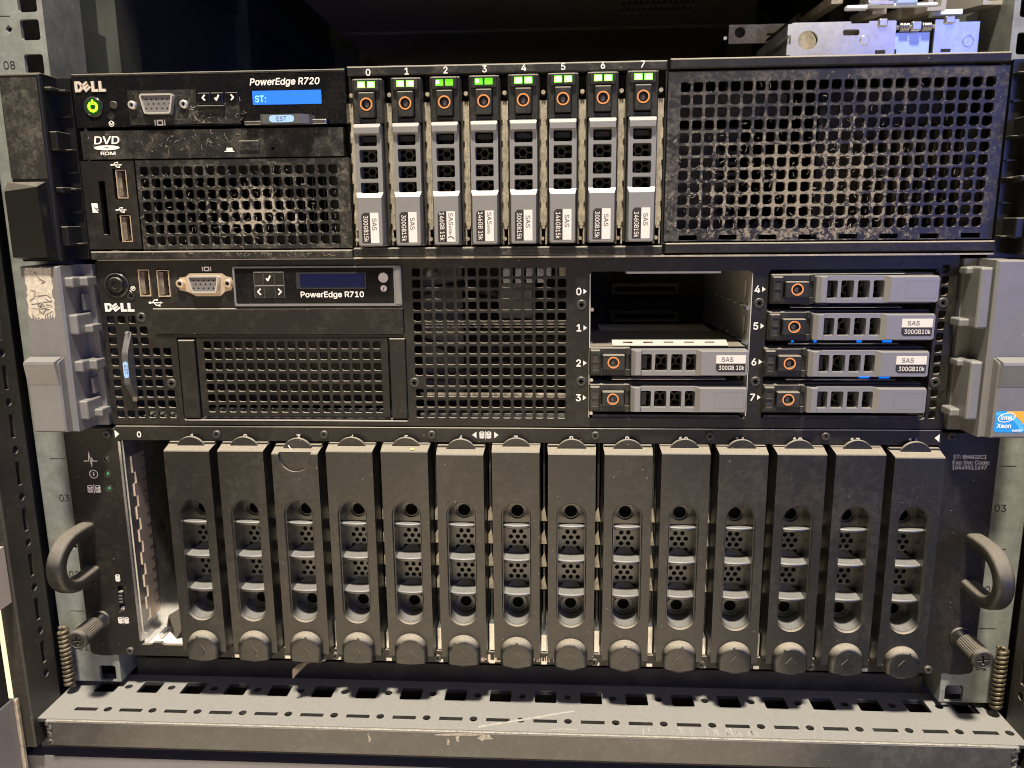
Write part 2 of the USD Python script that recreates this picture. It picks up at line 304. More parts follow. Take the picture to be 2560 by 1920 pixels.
def usb_icon(x0, x1, zc, y):
    w = x1 - x0
    p = [LineString([(x0, zc), (x1, zc)]).buffer(w * .035), circ(x0 + w * .08, zc, w * .09), Polygon([(x1, zc), (x1 - w * .16, zc + w * .09), (x1 - w * .16, zc - w * .09)]),
         LineString([(x0 + w * .25, zc), (x0 + w * .42, zc + w * .2), (x0 + w * .6, zc + w * .2)]).buffer(w * .035), circ(x0 + w * .63, zc + w * .2, w * .075),
         LineString([(x0 + w * .38, zc), (x0 + w * .55, zc - w * .2), (x0 + w * .72, zc - w * .2)]).buffer(w * .035), sbox(x0 + w * .7, zc - w * .27, x0 + w * .85, zc - w * .13)]
    return face(unary_union(p), y - .12, y)
def chevron(x, z, s, y, left=True, t=0.35):
    k = -1 if left else 1
    return face(LineString([(x - k * s * .5, z + s), (x + k * s * .5, z), (x - k * s * .5, z - s)]).buffer(t, cap_style=2), y - .12, y)
def check(x, z, s, y, t=0.4): return face(LineString([(x - s * .6, z), (x - s * .15, z - s * .6), (x + s * .65, z + s * .8)]).buffer(t, cap_style=2), y - .12, y)
def disk_icon(x, z, w, h, y):
    a = Polygon([(x - w / 2, z - h * .35), (x + w / 2, z - h * .35), (x + w / 2, z + h * .35), (x - w / 2, z + h * .35)]).union(affinity.scale(circ(x, z + h * .32, 1), w / 2, h * .2)).union(affinity.scale(circ(x, z - h * .35, 1), w / 2, h * .17))
    cuts = [affinity.scale(circ(x, z + h * .30, 1), w * .34, h * .1)]
    for k in (.02, -.22): cuts.append(LineString([(x - w * .5, z + h * k), (x - w * .2, z + h * (k - .08)), (x + w * .2, z + h * (k - .08)), (x + w * .5, z + h * k)]).buffer(h * .035))
    return a.difference(unary_union(cuts))
def hexgrid(x0, x1, z0, z1, pitch, r, n=6):
    out = []; row = 0; z = z0 + r
    while z < z1 - r * .5:
        x = x0 + r + (pitch / 2 if row % 2 else 0)
        while x < x1 - r * .5: out.append(Point(x, z).buffer(r, quad_segs=max(2, n // 4)) if n > 6 else Polygon([(x + r * math.sin(math.radians(60 * k)), z + r * math.cos(math.radians(60 * k))) for k in range(6)])); x += pitch
        z += pitch * .866; row += 1
    return out
def grid_holes(x0, x1, nx, z0, z1, nz, s, r=1.0, skip=()):
    """rows counted from the top"""
    return [rr(x - s / 2, x + s / 2, z - s / 2, z + s / 2, r, 2) for j, z in enumerate(np.linspace(z1, z0, nz)) for i, x in enumerate(np.linspace(x0, x1, nx)) if (i, j) not in skip]
def screw(parent, x, z, y, r=2.2, name='screw', mat='screw_black', proud=0.9, star=True):
    b = cham(circ(x, z, r, 6), y - proud, y + 0.4, 0.35)
    s = unary_union([affinity.rotate(sbox(x - r * .55, z - r * .13, x + r * .55, z + r * .13), a, origin=(x, z)) for a in ((0, 60, 120) if star else (0, 90))])
    p = part(parent, name, cut(b, face(s, y - proud - 1, y - proud + .6)), mat, smooth=30)
    part(p, 'drive_recess', face(s.buffer(-.02), y - proud + .5, y - proud + .58), 'hole_black')
    return p
def vga(parent, x, z, w, h, y, shell):
    """15-pin socket: shell, face with three rows of pin holes"""
    tr = Polygon([(-w / 2, h / 2), (w / 2, h / 2), (w / 2 - h * .22, -h / 2), (-w / 2 + h * .22, -h / 2)]).buffer(-1.2).buffer(1.2, quad_segs=4)
    tr = affinity.translate(tr, x, z); inn = tr.buffer(-.75)
    p = part(parent, 'video_port', face(tr.difference(inn), y - 3.2, y + 2), shell, smooth=40)
    pins = [circ(x + (i - 2) * w * .155 + (w * .05 if r == 1 else -w * .02 if r == 2 else 0), z + (1 - r) * h * .23, .42, 3) for r in range(3) for i in range(5)]
    part(p, 'pin_block', face(inn.difference(unary_union(pins)), y - 2.3, y + 1), 'port_grey')
    part(p, 'pin_holes', face(inn.buffer(-.1), y + 1.05, y + 1.5), 'hole_black')
    return p, tr
def jack_nut(parent, x, z, y, r, mat):
    p = part(parent, 'jack_nut', cut(cham(Point(x, z).buffer(r, quad_segs=3), y - 2.4, y + 1, .5), cylf(x, z, r * .5, y - 4, y - .6)), mat, smooth=30)
    part(p, 'thread_hole', cylf(x, z, r * .48, y - .62, y - .5), 'hole_black')
def usb_port(parent, x0, x1, z0, z1, y, tongue_left=True):
    p = part(parent, 'usb_port', face(sbox(x0, z0, x1, z1).difference(sbox(x0 + .45, z0 + .45, x1 - .45, z1 - .45)), y - .3, y + 9), 'gold_shell')
    w = x1 - x0
    part(p, 'tongue', bx(x0 + .55, x0 + w * .42, y + 1, y + 9, z0 + 1, z1 - 1), 'usb_tongue')
    part(p, 'contact_springs', [bx(x1 - 1.3, x1 - .5, y + .8, y + 5, z0 + k * (z1 - z0), z0 + (k + .1) * (z1 - z0)) for k in (.15, .4, .62)], 'steel')
    part(p, 'socket_back', bx(x0 + .45, x1 - .45, y + 8.6, y + 9, z0 + .45, z1 - .45), 'hole_black')

# ================================================================ the rack
rack = thing('server_rack', 'black steel rack frame with galvanised mounting posts and a slotted dusty base sill', 'server rack', (0, 0, -37))
def post(side):
    s = side
    xs = sorted((s * 226.5, s * 259.0))
    hs = []
    for u in range(0, 13):
        z0 = 25.27 + 44.45 * (u - 1)
        for k in (6.35, 22.225, 38.1):
            z = z0 + k
            if -17 < z < 500: hs.append(rr(*(sorted((s * 229.2, s * 238.7))), z - 4.75, z + 4.75, 1.3, 3))
    for u in (1, 4, 7, 10): hs.append(affinity.rotate(sbox(s * 244.6 - 1.35, 25.27 + 44.45 * (u - 1) + 38.6 - 1.35, s * 244.6 + 1.35, 25.27 + 44.45 * (u - 1) + 38.6 + 1.35), 45))
    p = part(rack, 'mounting_post', face(holes(sbox(xs[0], -18, xs[1], 500), hs), 0, 2.0), 'galvanised')
    part(p, 'return_lip', bx(s * 226.5, s * 228.3, 2, 32, -18, 500), 'galvanised')
    part(p, 'outer_lip', bx(s * 257.2, s * 259.0, 2, 45, -18, 500), 'galvanised')
    for u in range(1, 12):
        zc = 25.27 + 44.45 * (u - 1) - 22.2
        part(p, 'unit_number', text('%02d' % u, 3.7, (s * 246.6, zc - 1.9), -0.02, center=True), 'black_print')
        part(p, 'unit_line', bx(s * 243.2, s * 251.8, -0.1, 0.05, zc + 22.05, zc + 22.4), 'black_print')
    return p
post(-1); post(1)
# slotted corner posts: a side cheek full of slots and holes, a front face turned to the viewer
def corner_post(s):
    hs = []
    for k in range(-1, 20):
        zc = 23.3 + 25.25 * k
        hs += [Point(-18.2, zc).buffer(2.1, quad_segs=4), sbox(-19.8, zc + 6.3, -16.6, zc + 18.8)]
    cheek = ext(holes(sbox(-31, -37, -9.5, 500), hs), 0, 2.0)
    v = np.asarray(cheek.vertices).copy(); w = np.column_stack([v[:, 2] + 257.0, v[:, 0], v[:, 1]])
    cheek = trimesh.Trimesh(w, cheek.faces, process=False)
    if s < 0: cheek.apply_transform(np.diag([-1.0, 1, 1, 1]))
    if cheek.volume < 0: cheek.invert()
    p = part(rack, 'corner_post', cheek, 'post_black')
    part(p, 'post_front', rbox(min(s * 257, s * 266), max(s * 257, s * 266), -33.5, -31, -37, 500, .8, .3), 'post_black')
    part(p, 'post_back', bx(s * 262, s * 264, -31, 40, -37, 500), 'deep_black')
    return p
corner_post(-1); corner_post(1)
# base sill, sheet with two rows of cut-outs
hs = []
for k in range(20):
    x = -241.8 + 25.08 * k
    hs += [sbox(x, -21.6, x + 12.5, -18.8), Point(x + 18.3, -19.9).buffer(2.1, quad_segs=5), rr(x + .3, x + 12.2, -4.0, 6.6, .8, 2), Point(x + 18.3, 1.6).buffer(2.1, quad_segs=5)]
sheet = ext(holes(sbox(-257, -29.5, 257, 14), hs), -24, -22)
sill = part(rack, 'base_sill', sheet, 'sill_black')
part(sill, 'sill_front', rbox(-252, 252, -31.2, -29.2, -37, -22.2, .7, .4), 'sill_black')
part(sill, 'sill_underside', bx(-257, 257, -29.2, 30, -39, -37.2), 'deep_black')
r_ = random.Random(11)
def scuff(x, z, w, h, n=14): return Polygon([(x + w * math.cos(2 * math.pi * k / n) * r_.uniform(.35, 1), z + h * math.sin(2 * math.pi * k / n) * r_.uniform(.3, 1)) for k in range(n)]).buffer(0)
part(sill, 'scuff_mark', face(unary_union([scuff(-28, -23.6, 16, 1.4), scuff(-16, -24.6, 5, 2.6), scuff(-30, -25.6, 1.4, 3.5)] + [scuff(-76 + r_.uniform(-1, 1), -28.5 + k, .8, 1.6, 9) for k in range(4)] + [scuff(-35 + r_.uniform(-2, 2), -29 + k * 1.2, .9, 1.1, 9) for k in range(3)]), -31.28, -31.2), 'scuff_and_highlight')
part(sill, 'worn_edge', [rbox(-246, 240, -31.1, -30.3, -22.45, -21.95, .2, .2)], 'scuff_and_highlight')  # pale strip that paints the highlight of the rounded sill bend
sc_ = [unary_union([LineString([(-19 + 49 * k / 30, -26.5 + 15.5 * k / 30 + r_.uniform(-.3, .3)), (-19 + 49 * (k + 1.2) / 30, -26.5 + 15.5 * (k + 1.2) / 30)]).buffer(r_.uniform(.25, .95)) for k in range(30)]), LineString([(17, -27.6), (24, -26.4), (32, -26.6)]).buffer(.3)]
sc_ += [LineString([(x_, -29 + r_.uniform(0, 2)), (x_ + r_.uniform(-.6, .6), -25 + r_.uniform(0, 3))]).buffer(r_.uniform(.1, .3)) for x_ in [r_.uniform(60, 128) for _ in range(22)]]
for q_ in sc_: part(sill, 'scrape_mark', ext(q_, -21.99, -21.93), 'scrape_dust')
for sx in (-1, 1): part(sill, 'weld_bead', tube([(sx * 250 + sx * 1.2 * math.sin(i * 1.7), -31.0 - .5 * math.sin(i * 2.3), -22.5 - i * 1.2) for i in range(12)], [1.0 + .35 * math.sin(i * 2.9) for i in range(12)], 6), 'sill_black', smooth=True)
part(rack, 'rear_sill_lip', bx(-225, 224, 14, 16, -40, -12), 'post_black')
part(rack, 'rear_channel', bx(-222, 222, 52, 54, -42, -4), 'inner_dark')
parts(rack, 'channel_foot', [bx(x, x + 30, 46, 52, -18, -10) for x in (-118, -12, 92)], 'inner_dark')
part(rack, 'plinth', bx(-268, 300, -27, 40, -90, -46.5), 'plinth_grey')
part(rack, 'side_skirt', bx(-275, -268.5, -30, 300, -90, -37.5), 'deep_black')  # black block added to paint the dark gap beside the plinth
part(rack, 'plinth_shadow_gap', bx(-262, 262, -10, -8, -46.5, -37), 'deep_black')
for s in (-1, 1):
    a = np.linspace(0, 13.5 * 2 * math.pi, 13 * 14 + 1)
    part(rack, 'coil_spring', tube(np.column_stack([s * 252.6 + 2.05 * np.cos(a), -6.5 + 2.05 * np.sin(a), -17 + 35 * a / a[-1]]), 1.12, 8), 'brass', smooth=True)
    part(rack, 'side_sheet', bx(s * 262, s * 264, 40, 760, -37, 560), 'side_sheet')
    part(rack, 'rear_post', bx(min(s * 228, s * 262), max(s * 228, s * 262), 640, 645, -37, 560), 'side_sheet')
    parts(rack, 'depth_brace', [bx(s * 258, s * 262, 60, 640, z, z + 34) for z in (318, 420)], 'side_sheet')
    parts(rack, 'inner_upright', [bx(s * 250, s * 262, y, y + 26, -37, 560) for y in (110, 330)], 'side_sheet')
part(rack, 'rack_rear_door', bx(-264, 264, 780, 784, -37, 600), 'deep_black')
part(rack, 'rack_roof', bx(-264, 264, 0, 784, 600, 604), 'deep_black')

# the ground the rack stands on
g = usdkit.mesh(stage, '/World/floor', trimesh.creation.box(bounds=[[-3, -4, -0.095], [0.17, 1.2, -0.0905]]), M['wood_floor']); tag(g.GetPrim(), kind='structure')
g = usdkit.mesh(stage, '/World/carpet', trimesh.creation.box(bounds=[[0.172, -4, -0.095], [3, 1.2, -0.0905]]), M['carpet']); tag(g.GetPrim(), kind='structure')  # unseen dark ground, added to darken the sheen on the right drives

door = thing('cabinet_door', 'beige cabinet door edge standing open at the left border below the grey ear', 'door', (-262, -60, -37))
part(door, 'door_panel', bx(-262.5, -258.5, -340, -33.8, 47.5, 78), 'beige_plate')
part(door, 'lower_panel', bx(-266, -263, -340, -36, -90, -6), 'plinth_grey')
part(door, 'panel_trim', rbox(-263, -261.2, -37.5, -35.5, -90, -6, .4, .3), 'zinc_dusty')
part(door, 'door_core', bx(-268, -264.5, -340, -38, -90, 90), 'deep_black')

# ================================================================ 2.5 inch drive carriers (frame: u along, w across, d out)
def carrier(name, label, mtx, base, group, leds, cap=None, speed_gap='', dim=False, sas='SAS', scribble=False, dl=0.0):
    t = thing(name, label, 'disk drive', base, group)
    P = lambda nm, m, mat, par=None, **k: part(par or t, nm, put(m, mtx), mat, **k)
    P('drive_case', trimesh.creation.box(bounds=[[1, -6.9, -95], [77, 6.9, -9.5]]), 'inner_dark')
    P('case_edge', [trimesh.creation.box(bounds=[[1, s * 7.15 - .25, -60], [77, s * 7.15 + .25, 1.0]]) for s in (-1, 1)], 'black_plastic')
    # head: LED bridge, latch well
    def dbox(u0, u1, w0, w1, d0, d1, c=.6):
        o = rr(u0, u1, w0, w1, .7, 2); i = o.buffer(-c, join_style=2)
        return hull([(a, b, d0) for a, b in o.exterior.coords] + [(a, b, d1 - c) for a, b in o.exterior.coords] + [(a, b, d1) for a, b in i.exterior.coords])
    body = cut(dbox(0, 20.3, -7.2, 7.2, -4, 3.2), dbox(6.0, 18.2, -4.2, 4.2, 0.4, 9, .1))
    hd = P('carrier_head', body, 'black_plastic')
    br = P('led_bridge', cut(dbox(.3, 5.6, -6.2, 6.2, 2.5, 5.2), *[trimesh.creation.box(bounds=[[1.5, c - 1.85, 4.4], [4.4, c + 1.85, 9]]) for c in (-2.3, 2.3)]), 'black_plastic')
    for c in (-2.3, 2.3):
        P('status_light', trimesh.creation.box(bounds=[[1.55, c - 1.8, 4.2], [4.35, c + 1.8, 4.75]]), leds, br)
        if dim and c < 0: P('light_core', trimesh.creation.box(bounds=[[1.9, c - 1.4, 4.75], [3.4, c - .1, 4.8]]), 'led_bright', br)
        if leds != 'led_off' and not dim: P('light_core', trimesh.creation.box(bounds=[[2.0, c - 1.25, 4.75], [3.9, c + 1.25, 4.8]]), 'led_bright', br)
    rb = P('release_button', cut(dbox(6.4, 17.6, -3.9, 3.9, 0, 6.2, .5), ext(Point(11.8, 0).buffer(2.1, quad_segs=6), 4.2, 9)), 'black_plastic')
    ring = ext(Point(11.8, 0).buffer(2.9, quad_segs=8).difference(Point(11.8, 0).buffer(2.3, quad_segs=8)), 6.15, 6.45)
    P('button_ring', ring, 'orange', rb)
    P('button_core', ext(Point(11.8, 0).buffer(2.05, quad_segs=6), 4.0, 4.4), 'lens_dark', rb)
    dome = trimesh.creation.icosphere(2, 1.5); dome.vertices *= [1, 1, .55]; dome.apply_translation([11.8, 0, 4.4]); P('key_dome', dome, 'lens_grey', rb, smooth=True)
    for s in (-1, 1): P('head_shoulder', trimesh.creation.box(bounds=[[18.3, s * 5.4 - 1.5, 1.5], [20.1, s * 5.4 + 1.5, 4.4]]), 'black_plastic', hd)
    # grey handle: long bar with a dished grip and four windows
    prof = m3.CrossSection([[(20.6, -2), (20.6, 6.2), (22.4, 8.2), (25.0, 8.2), (25.9, 6.3), (51.9, 6.3), (54.4, 8.6), (76.6, 8.6), (77.2, 7.6), (77.2, -2)]], m3.FillRule.EvenOdd)
    h = prof.extrude(12.8).rotate([90, 0, 0]).translate([0, 6.4, 0])
    o = rr(20.5, 77.3, -6.45, 6.45, 1.0, 3); i = rr(20.9, 76.9, -5.75, 5.75, 1.4, 3)
    h = h ^ man(hull([(a, b, -3) for a, b in o.exterior.coords] + [(a, b, 6.6) for a, b in o.exterior.coords] + [(a, b, 8.7) for a, b in i.exterior.coords]))
    wins = [(25.5, 30.6), (32.2, 38.2), (40.0, 45.6), (47.3, 52.2)]
    h = cut(h, *[ext(rr(a, b, -4.3, 4.3, .7, 2), -5, 12) for a, b in wins])
    P('handle', h, 'grey_handle', smooth=25)
    scr = sbox(23, -6, 55, 6).difference(unary_union([q for q in hexgrid(23.4, 54.6, -5.6, 5.6, 3.7, 1.75)]))
    P('honeycomb_screen', ext(scr, -4.0, -3.5), 'screen_metal')
    P('screen_shadow', trimesh.creation.box(bounds=[[23, -6, -9.4], [55, 6, -9.0]]), 'hole_black')
    P('window_crossbar', trimesh.creation.box(bounds=[[26.2, -3.4, 1.2], [28.6, 3.2, 3.0]]), 'lens_dark')
    if cap:
        lp = Polygon([(61.4, -3.0), (62.6, -4.15), (75.6, -4.15), (75.6, 0), (61.4, 0)])
        lb = P('capacity_label', ext(lp, 8.55, 8.7), 'label_black')
        lw = P('interface_label', ext(sbox(61.4, 0.05, 75.6, 4.15), 8.55, 8.7), 'label_white')
        def T(s, hh, u, w, width, mat, par, bold=False):
            m = meshkit.text_mesh(s, hh, .08, bold); v = np.asarray(m.vertices).copy(); v[:, 0] -= v[:, 0].min(); v[:, 0] *= width / np.ptp(v[:, 0])
            v += [u, w, 8.68]; P('print', trimesh.Trimesh(v, m.faces, process=False), mat, par)
        T('SAS', 2.1, 64.0 if sas == 'SAS' else 62.2, 1.0, 5.6, 'black_print', lw)
        if sas != 'SAS': T(sas[3:], 1.4, 68.2, 1.05, 4.0, 'black_print', lw)
        if scribble: P('pen_stroke', tube([(73.4, .6, 8.75), (73.0, 2.2, 8.75), (74.2, 3.6, 8.75)], .16, 5), 'black_print', lw)
        T(cap, 2.1, 62.8 + dl, -3.15, 12.2 - dl, 'white_print', lb)
    else:
        P('blank_label_recess', ext(sbox(61.4, -4.15, 75.6, 4.15).difference(sbox(61.6, -3.9, 75.4, 3.95)), 8.56, 8.64), 'grey_ear')
    return t

# ================================================================ upper rack server (black, two units)
Y7 = -5.0
sv = thing('rack_server', 'dusty black two unit server with lit blue display and eight green lit drives, topmost', 'server', (7, 0, 219))
part(sv, 'chassis', [bx(-213, 226, 4, 700, 307.5, 308.6), bx(-213, 226, 6, 700, 219.8, 221), bx(-213, -211.5, 4, 700, 221, 307.5), bx(224.5, 226, 4, 700, 221, 307.5), bx(-211.5, 224.5, 698, 700, 221, 307.5), bx(-80, -78.8, 2, 60, 221, 307), bx(71.8, 72.6, 2, 60, 221, 307)], 'deep_black')
# control panel
cp = holes(sbox(-212.5, 283.6, -79.2, 307.6), [sbox(-130.6, 283.0, -88.0, 285.6)])
panel = part(sv, 'control_panel', face(cp, Y7 - 1, 4), 'gloss_black')
part(panel, 'panel_lip', rbox(-212.5, -79.2, Y7 - 1.3, Y7, 307.0, 308.2, .4, .2), 'dusty_black')
yc = Y7 - 1
part(panel, 'vga_surround', face(sbox(-185.5, 284.4, -131, 300.3).difference(sbox(-151.8, 294.0, -130, 300.4)), yc - .25, yc), 'dusty_black')
for l in dell_emblem(-211.0, 299.9, 15.2, 4.9, yc, .6): part(sv, 'emblem_letter', l, 'cream_emblem', label='cream letter of the maker name at top left corner')
pb = part(sv, 'power_button', cham(circ(-202.8, 293.1, 4.6), yc - .9, yc + 1, .5), 'gloss_black', smooth=30)
part(pb, 'button_rim', torus(-202.8, 293.1, 4.5, .3, yc - .6), 'lens_dark', smooth=True)
part(pb, 'button_glow', cylf(-202.8, 293.1, 3.9, yc - .95, yc - .9), 'power_glow_faint')
part(pb, 'power_symbol', [face(Point(-202.8, 293.0).buffer(2.55, quad_segs=10).difference(Point(-202.8, 293.0).buffer(1.35, quad_segs=10)).difference(sbox(-203.75, 293.5, -201.85, 297)), yc - 1.1, yc - .95), face(rr(-203.3, -202.3, 293.9, 296.3, .4), yc - 1.1, yc - .95)], 'power_glow')
nm = part(sv, 'service_button', cham(circ(-192.8, 293.7, 1.9), yc - .6, yc, .3), 'dusty_black', smooth=30)
idl = part(sv, 'identify_hole', ringf(-194.6, 288.6, 1.15, 1.6, yc - .3, yc), 'lens_dark'); part(idl, 'hole_bottom', cylf(-194.6, 288.6, 1.15, yc - .05, yc), 'hole_black')
part(sv, 'identify_symbol', [ringf(-194.9, 284.9 + .3, 1.05, 1.35, yc - .12, yc), face(LineString([(-195.6, 285.6), (-194.9, 284.7), (-194.2, 285.6)]).buffer(.2), yc - .12, yc)], 'white_print')
vp, tr = vga(sv, -170.2, 293.6, 16.8, 9.2, yc, 'nickel')
part(vp, 'port_recess', face(tr.buffer(1.4).difference(tr.buffer(.1)), yc - .3, yc), 'hole_black')
for x in (-183.0, -157.5): jack_nut(sv, x, 293.4, yc, 2.0, 'nickel')
part(sv, 'monitor_symbol', monitor_icon(-173.2, -168.0, 283.9, 286.6, yc - .25), 'white_print')
for x, z0 in ((-147.8, 0), (-141.4, 0), (-134.2, 0)):
    nb = part(sv, 'menu_button', rbox(x - 3, x + 3, yc - .9, yc, 293.6, 298.5, .35, .4), 'gloss_black')
    part(nb, 'button_symbol', chevron(x + (0 if x < -140 else .3), 296.2, 1.25, yc - .9, x < -140) if abs(x + 141.4) > 1 else check(x, 296.1, 1.6, yc - .9), 'white_print')
part(sv, 'button_ledge', rbox(-151, -138, yc - 2.2, yc, 291.0, 292.6, .4, .4), 'gloss_black')
part(sv, 'model_lettering', text('PowerEdge R720', 2.95, (-125.2, 301.6), yc, bold=True, shear=.17, width=33.8), 'white_print')
lc = part(sv, 'display', face(sbox(-124.3, 292.7, -91.0, 299.0), yc - .06, yc), 'lcd_lit', label='lit blue status display')
part(lc, 'display_text', text('ST:', 2.9, (-123.1, 293.9), yc - .06, width=5.2, depth=.05), 'lcd_text')
# pull-out information tag
tg = part(sv, 'information_tag', hull([(x, y, z) for z in (283.2, 287.4) for x, y in ((-119.2, yc - 5.6), (-118.0, yc - 6.6), (-99.6, yc - 6.6), (-96.2, yc - 4.6), (-94.6, yc), (-121.0, yc))]), 'tag_grey', smooth=30)
parts(tg, 'tag_rail', [rbox(-128.6, -120.5, yc - 2.0, yc, 283.3, 285.2, .3, .3), rbox(-95.4, -88.6, yc - 2.0, yc, 283.3, 285.6, .3, .3)], 'steel')
tb = part(tg, 'tag_label', face(rr(-114.6, -102.6, 283.7, 286.9, 1.5), yc - 6.75, yc - 6.6), 'tag_blue')
part(tg, 'tag_text', text('EST', 2.0, (-108.6, 284.3), yc - 6.75, center=True, width=4.8, depth=.05), 'black_print')
# optical drive
od = part(sv, 'optical_drive', face(holes(sbox(-211.4, 268.7, -81.6, 282.0), [circ(-116.4, 272.6, .75, 4)]), Y7 - .4, 3), 'dusty_black')
part(od, 'drive_rebate', bx(-213, -79.3, 3, 4, 268.3, 283.4), 'hole_black')
part(od, 'eject_button', rbox(-132.8, -122.8, Y7 - 1.3, Y7, 271.8, 276.4, .35, .5), 'dusty_black')
part(od, 'eject_symbol', [face(sbox(-140.2, 271.3, -135.4, 271.8), Y7 - .5, Y7 - .4), face(sbox(-139.2, 271.9, -136.2, 273.2), Y7 - .5, Y7 - .4)], 'white_print')
dv = [text('DVD', 3.5, (-205.0, 275.9), Y7 - .4, bold=True, shear=.12, width=12.9), face(affinity.scale(circ(-198.9, 274.1, 1), 6.5, 1.15).difference(affinity.scale(circ(-198.9, 274.1, 1), 1.2, .22)), Y7 - .52, Y7 - .4), text('ROM', 1.5, (-202.2, 270.7), Y7 - .4, bold=True, width=7.4)]
part(od, 'disc_lettering', dv, 'white_print')
# port panel
pp = holes(sbox(-213.4, 225.2, -186.5, 268.0), [rr(-205.3, -202.0, 232.4, 258.4, .5), sbox(-197.6, 249.5, -190.7, 264.2), sbox(-197.7, 228.4, -190.7, 242.6)])
ppm = part(sv, 'port_panel', face(pp, Y7, Y7 + 2.5), 'panel_black')
part(ppm, 'panel_back', bx(-213, -186.6, Y7 + 12, Y7 + 13, 225, 268), 'hole_black')
usb_port(sv, -196.4, -191.0, 250.0, 263.7, Y7 + .8); usb_port(sv, -196.5, -191.0, 228.8, 242.0, Y7 + .8)
part(sv, 'usb_symbol', usb_icon(-198.0, -192.6, 266.0, Y7), 'white_print'); part(sv, 'usb_symbol', usb_icon(-197.8, -192.6, 244.4, Y7), 'white_print')
part(sv, 'card_symbol', face(Polygon([(-210, 247.8), (-207.2, 247.8), (-206.8, 247.2), (-206.8, 243.2), (-209.8, 243.2)]).difference(LineString([(-208.6, 245.6), (-207.9, 244.9), (-206.8, 243.6)]).buffer(.25)).difference(LineString([(-207.9, 244.9), (-206.9, 245.3)]).buffer(.2)), Y7 - .12, Y7), 'white_print')
# ventilation grille beside the ports
gr = sbox(-185.6, 225.0, -79.8, 268.0)
part(sv, 'front_grille', face(holes(gr, grid_holes(-181.6, -87.6, 18, 229.2, 262.8, 7, 4.35, 1.0)), Y7, Y7 + 2.2), 'grille_lint')
part(sv, 'grille_frame', face(gr.difference(sbox(-178.8, 232, -90.3, 260.2)), Y7 + 4.5, Y7 + 5.5), 'panel_black')
part(sv, 'inner_slats', [bx(x, x + .6, Y7 + 8, Y7 + 24, 226, 267) for x in np.arange(-178, -88, 5.53)], 'inner_dark')
part(sv, 'duct_back', bx(-185, -80, 60, 61, 222, 268), 'hole_black')
part(sv, 'bottom_rail', rbox(-212.9, -79.6, Y7 - 1.2, 6, 220.0, 224.2, .7, .5), 'dusty_black')
# drive cage
DZ = lambda x: 0.0095 * (x + 68)
part(sv, 'cage_top', rbox(-78.4, 71.7, Y7 - .8, 4, 304.9, 309.2, .7, .4), 'dusty_black')
XD = [-68.2 + 18.33 * i for i in range(8)]
for i, x in enumerate(XD): part(sv, 'bay_number', text(str(i), 2.9, (x + .1, 304.9 + DZ(x)), Y7 - .8, bold=True, center=True), 'white_print')
for i in range(9):
    x = -77.4 + 18.33 * i
    z0, z1 = 226.0, 293.2
    hs = []
    for k in range(6):
        zz = 232 + k * 9.6
        hs += [sbox(x - 1.9, zz, x - 1.1, zz + 4.6), sbox(x + 1.1, zz, x + 1.9, zz + 4.6)]
    dvd = part(sv, 'bay_divider', face(holes(sbox(x - 1.75, z0 + 9, x + 1.75, z1), hs), -1.0, .2), 'zinc_dusty')
    part(dvd, 'divider_web', [bx(x - 1.7, x - .9, .2, 80, z0, z1), bx(x + .9, x + 1.7, .2, 80, z0, z1), bx(x - .18, x + .18, -1.5, .2, z0 + 9, z1)], 'zinc_dusty')
    parts(dvd, 'guide_peg', [cylf(x, 296.6, 1.0, -3.0, 3), cylf(x, 234.2, .8, -2.4, 3), cylf(x - .5, 228.8, .9, -2.4, 3)], 'zinc_dusty')
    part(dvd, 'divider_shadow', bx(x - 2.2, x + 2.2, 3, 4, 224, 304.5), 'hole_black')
part(sv, 'cage_bottom', rbox(-79.0, 71.4, Y7 - 1.5, 5, 220.6, 225.0, .6, .3), 'dusty_black')
part(sv, 'cage_bottom_edge', bx(-79, 226, Y7 - 1.4, 5, 219.7, 220.5), 'zinc_dusty')
# right ventilation panel
vz = lambda x: 0.006 * (x - 80)
vh = grid_holes(80.2, 217.0, 25, 234.9, 297.2, 12, 4.5, 1.0)
vh += [sbox(x, 227.5, x + 8.6, 229.8) for x in np.linspace(79.2, 210.6, 8)]
part(sv, 'vent_panel', face(holes(sbox(72.2, 227.0, 224.8, 304.0), vh), Y7 - .5, Y7 + 1.8), 'vent_lint')
part(sv, 'vent_top_bar', rbox(72.6, 224.6, Y7 - 1.5, 4, 305.1, 309.7, .7, .4), 'panel_black')
part(sv, 'vent_bottom_bar', rbox(72.6, 226.0, Y7 - 1.8, 6, 221.4, 226.2, .6, .4), 'panel_black')
ih = [Point(x, z).buffer(1.9, quad_segs=3) for x in np.arange(100, 214, 5.0) for z in np.arange(236, 276, 5.0)]
part(sv, 'inner_screen', face(holes(sbox(74, 231, 222, 280), ih + [sbox(108, 236, 172, 290)]), Y7 + 9, Y7 + 9.8), 'inner_dark')
for q in (bx(74, 130, Y7 + 12, Y7 + 13, 284, 297), bx(150, 222, Y7 + 26, Y7 + 28, 228, 300), bx(80, 106, Y7 + 14, Y7 + 20, 232, 256)): part(sv, 'inner_baffle', q, 'inner_dark')
part(sv, 'inner_rib', [bx(x, x + .8, Y7 + 2.5, Y7 + 9, 231, 280) for x in (173, 178.7, 184.4, 190.1, 195.8, 201.5, 207.2)], 'inner_dark')
r_ = random.Random(5)
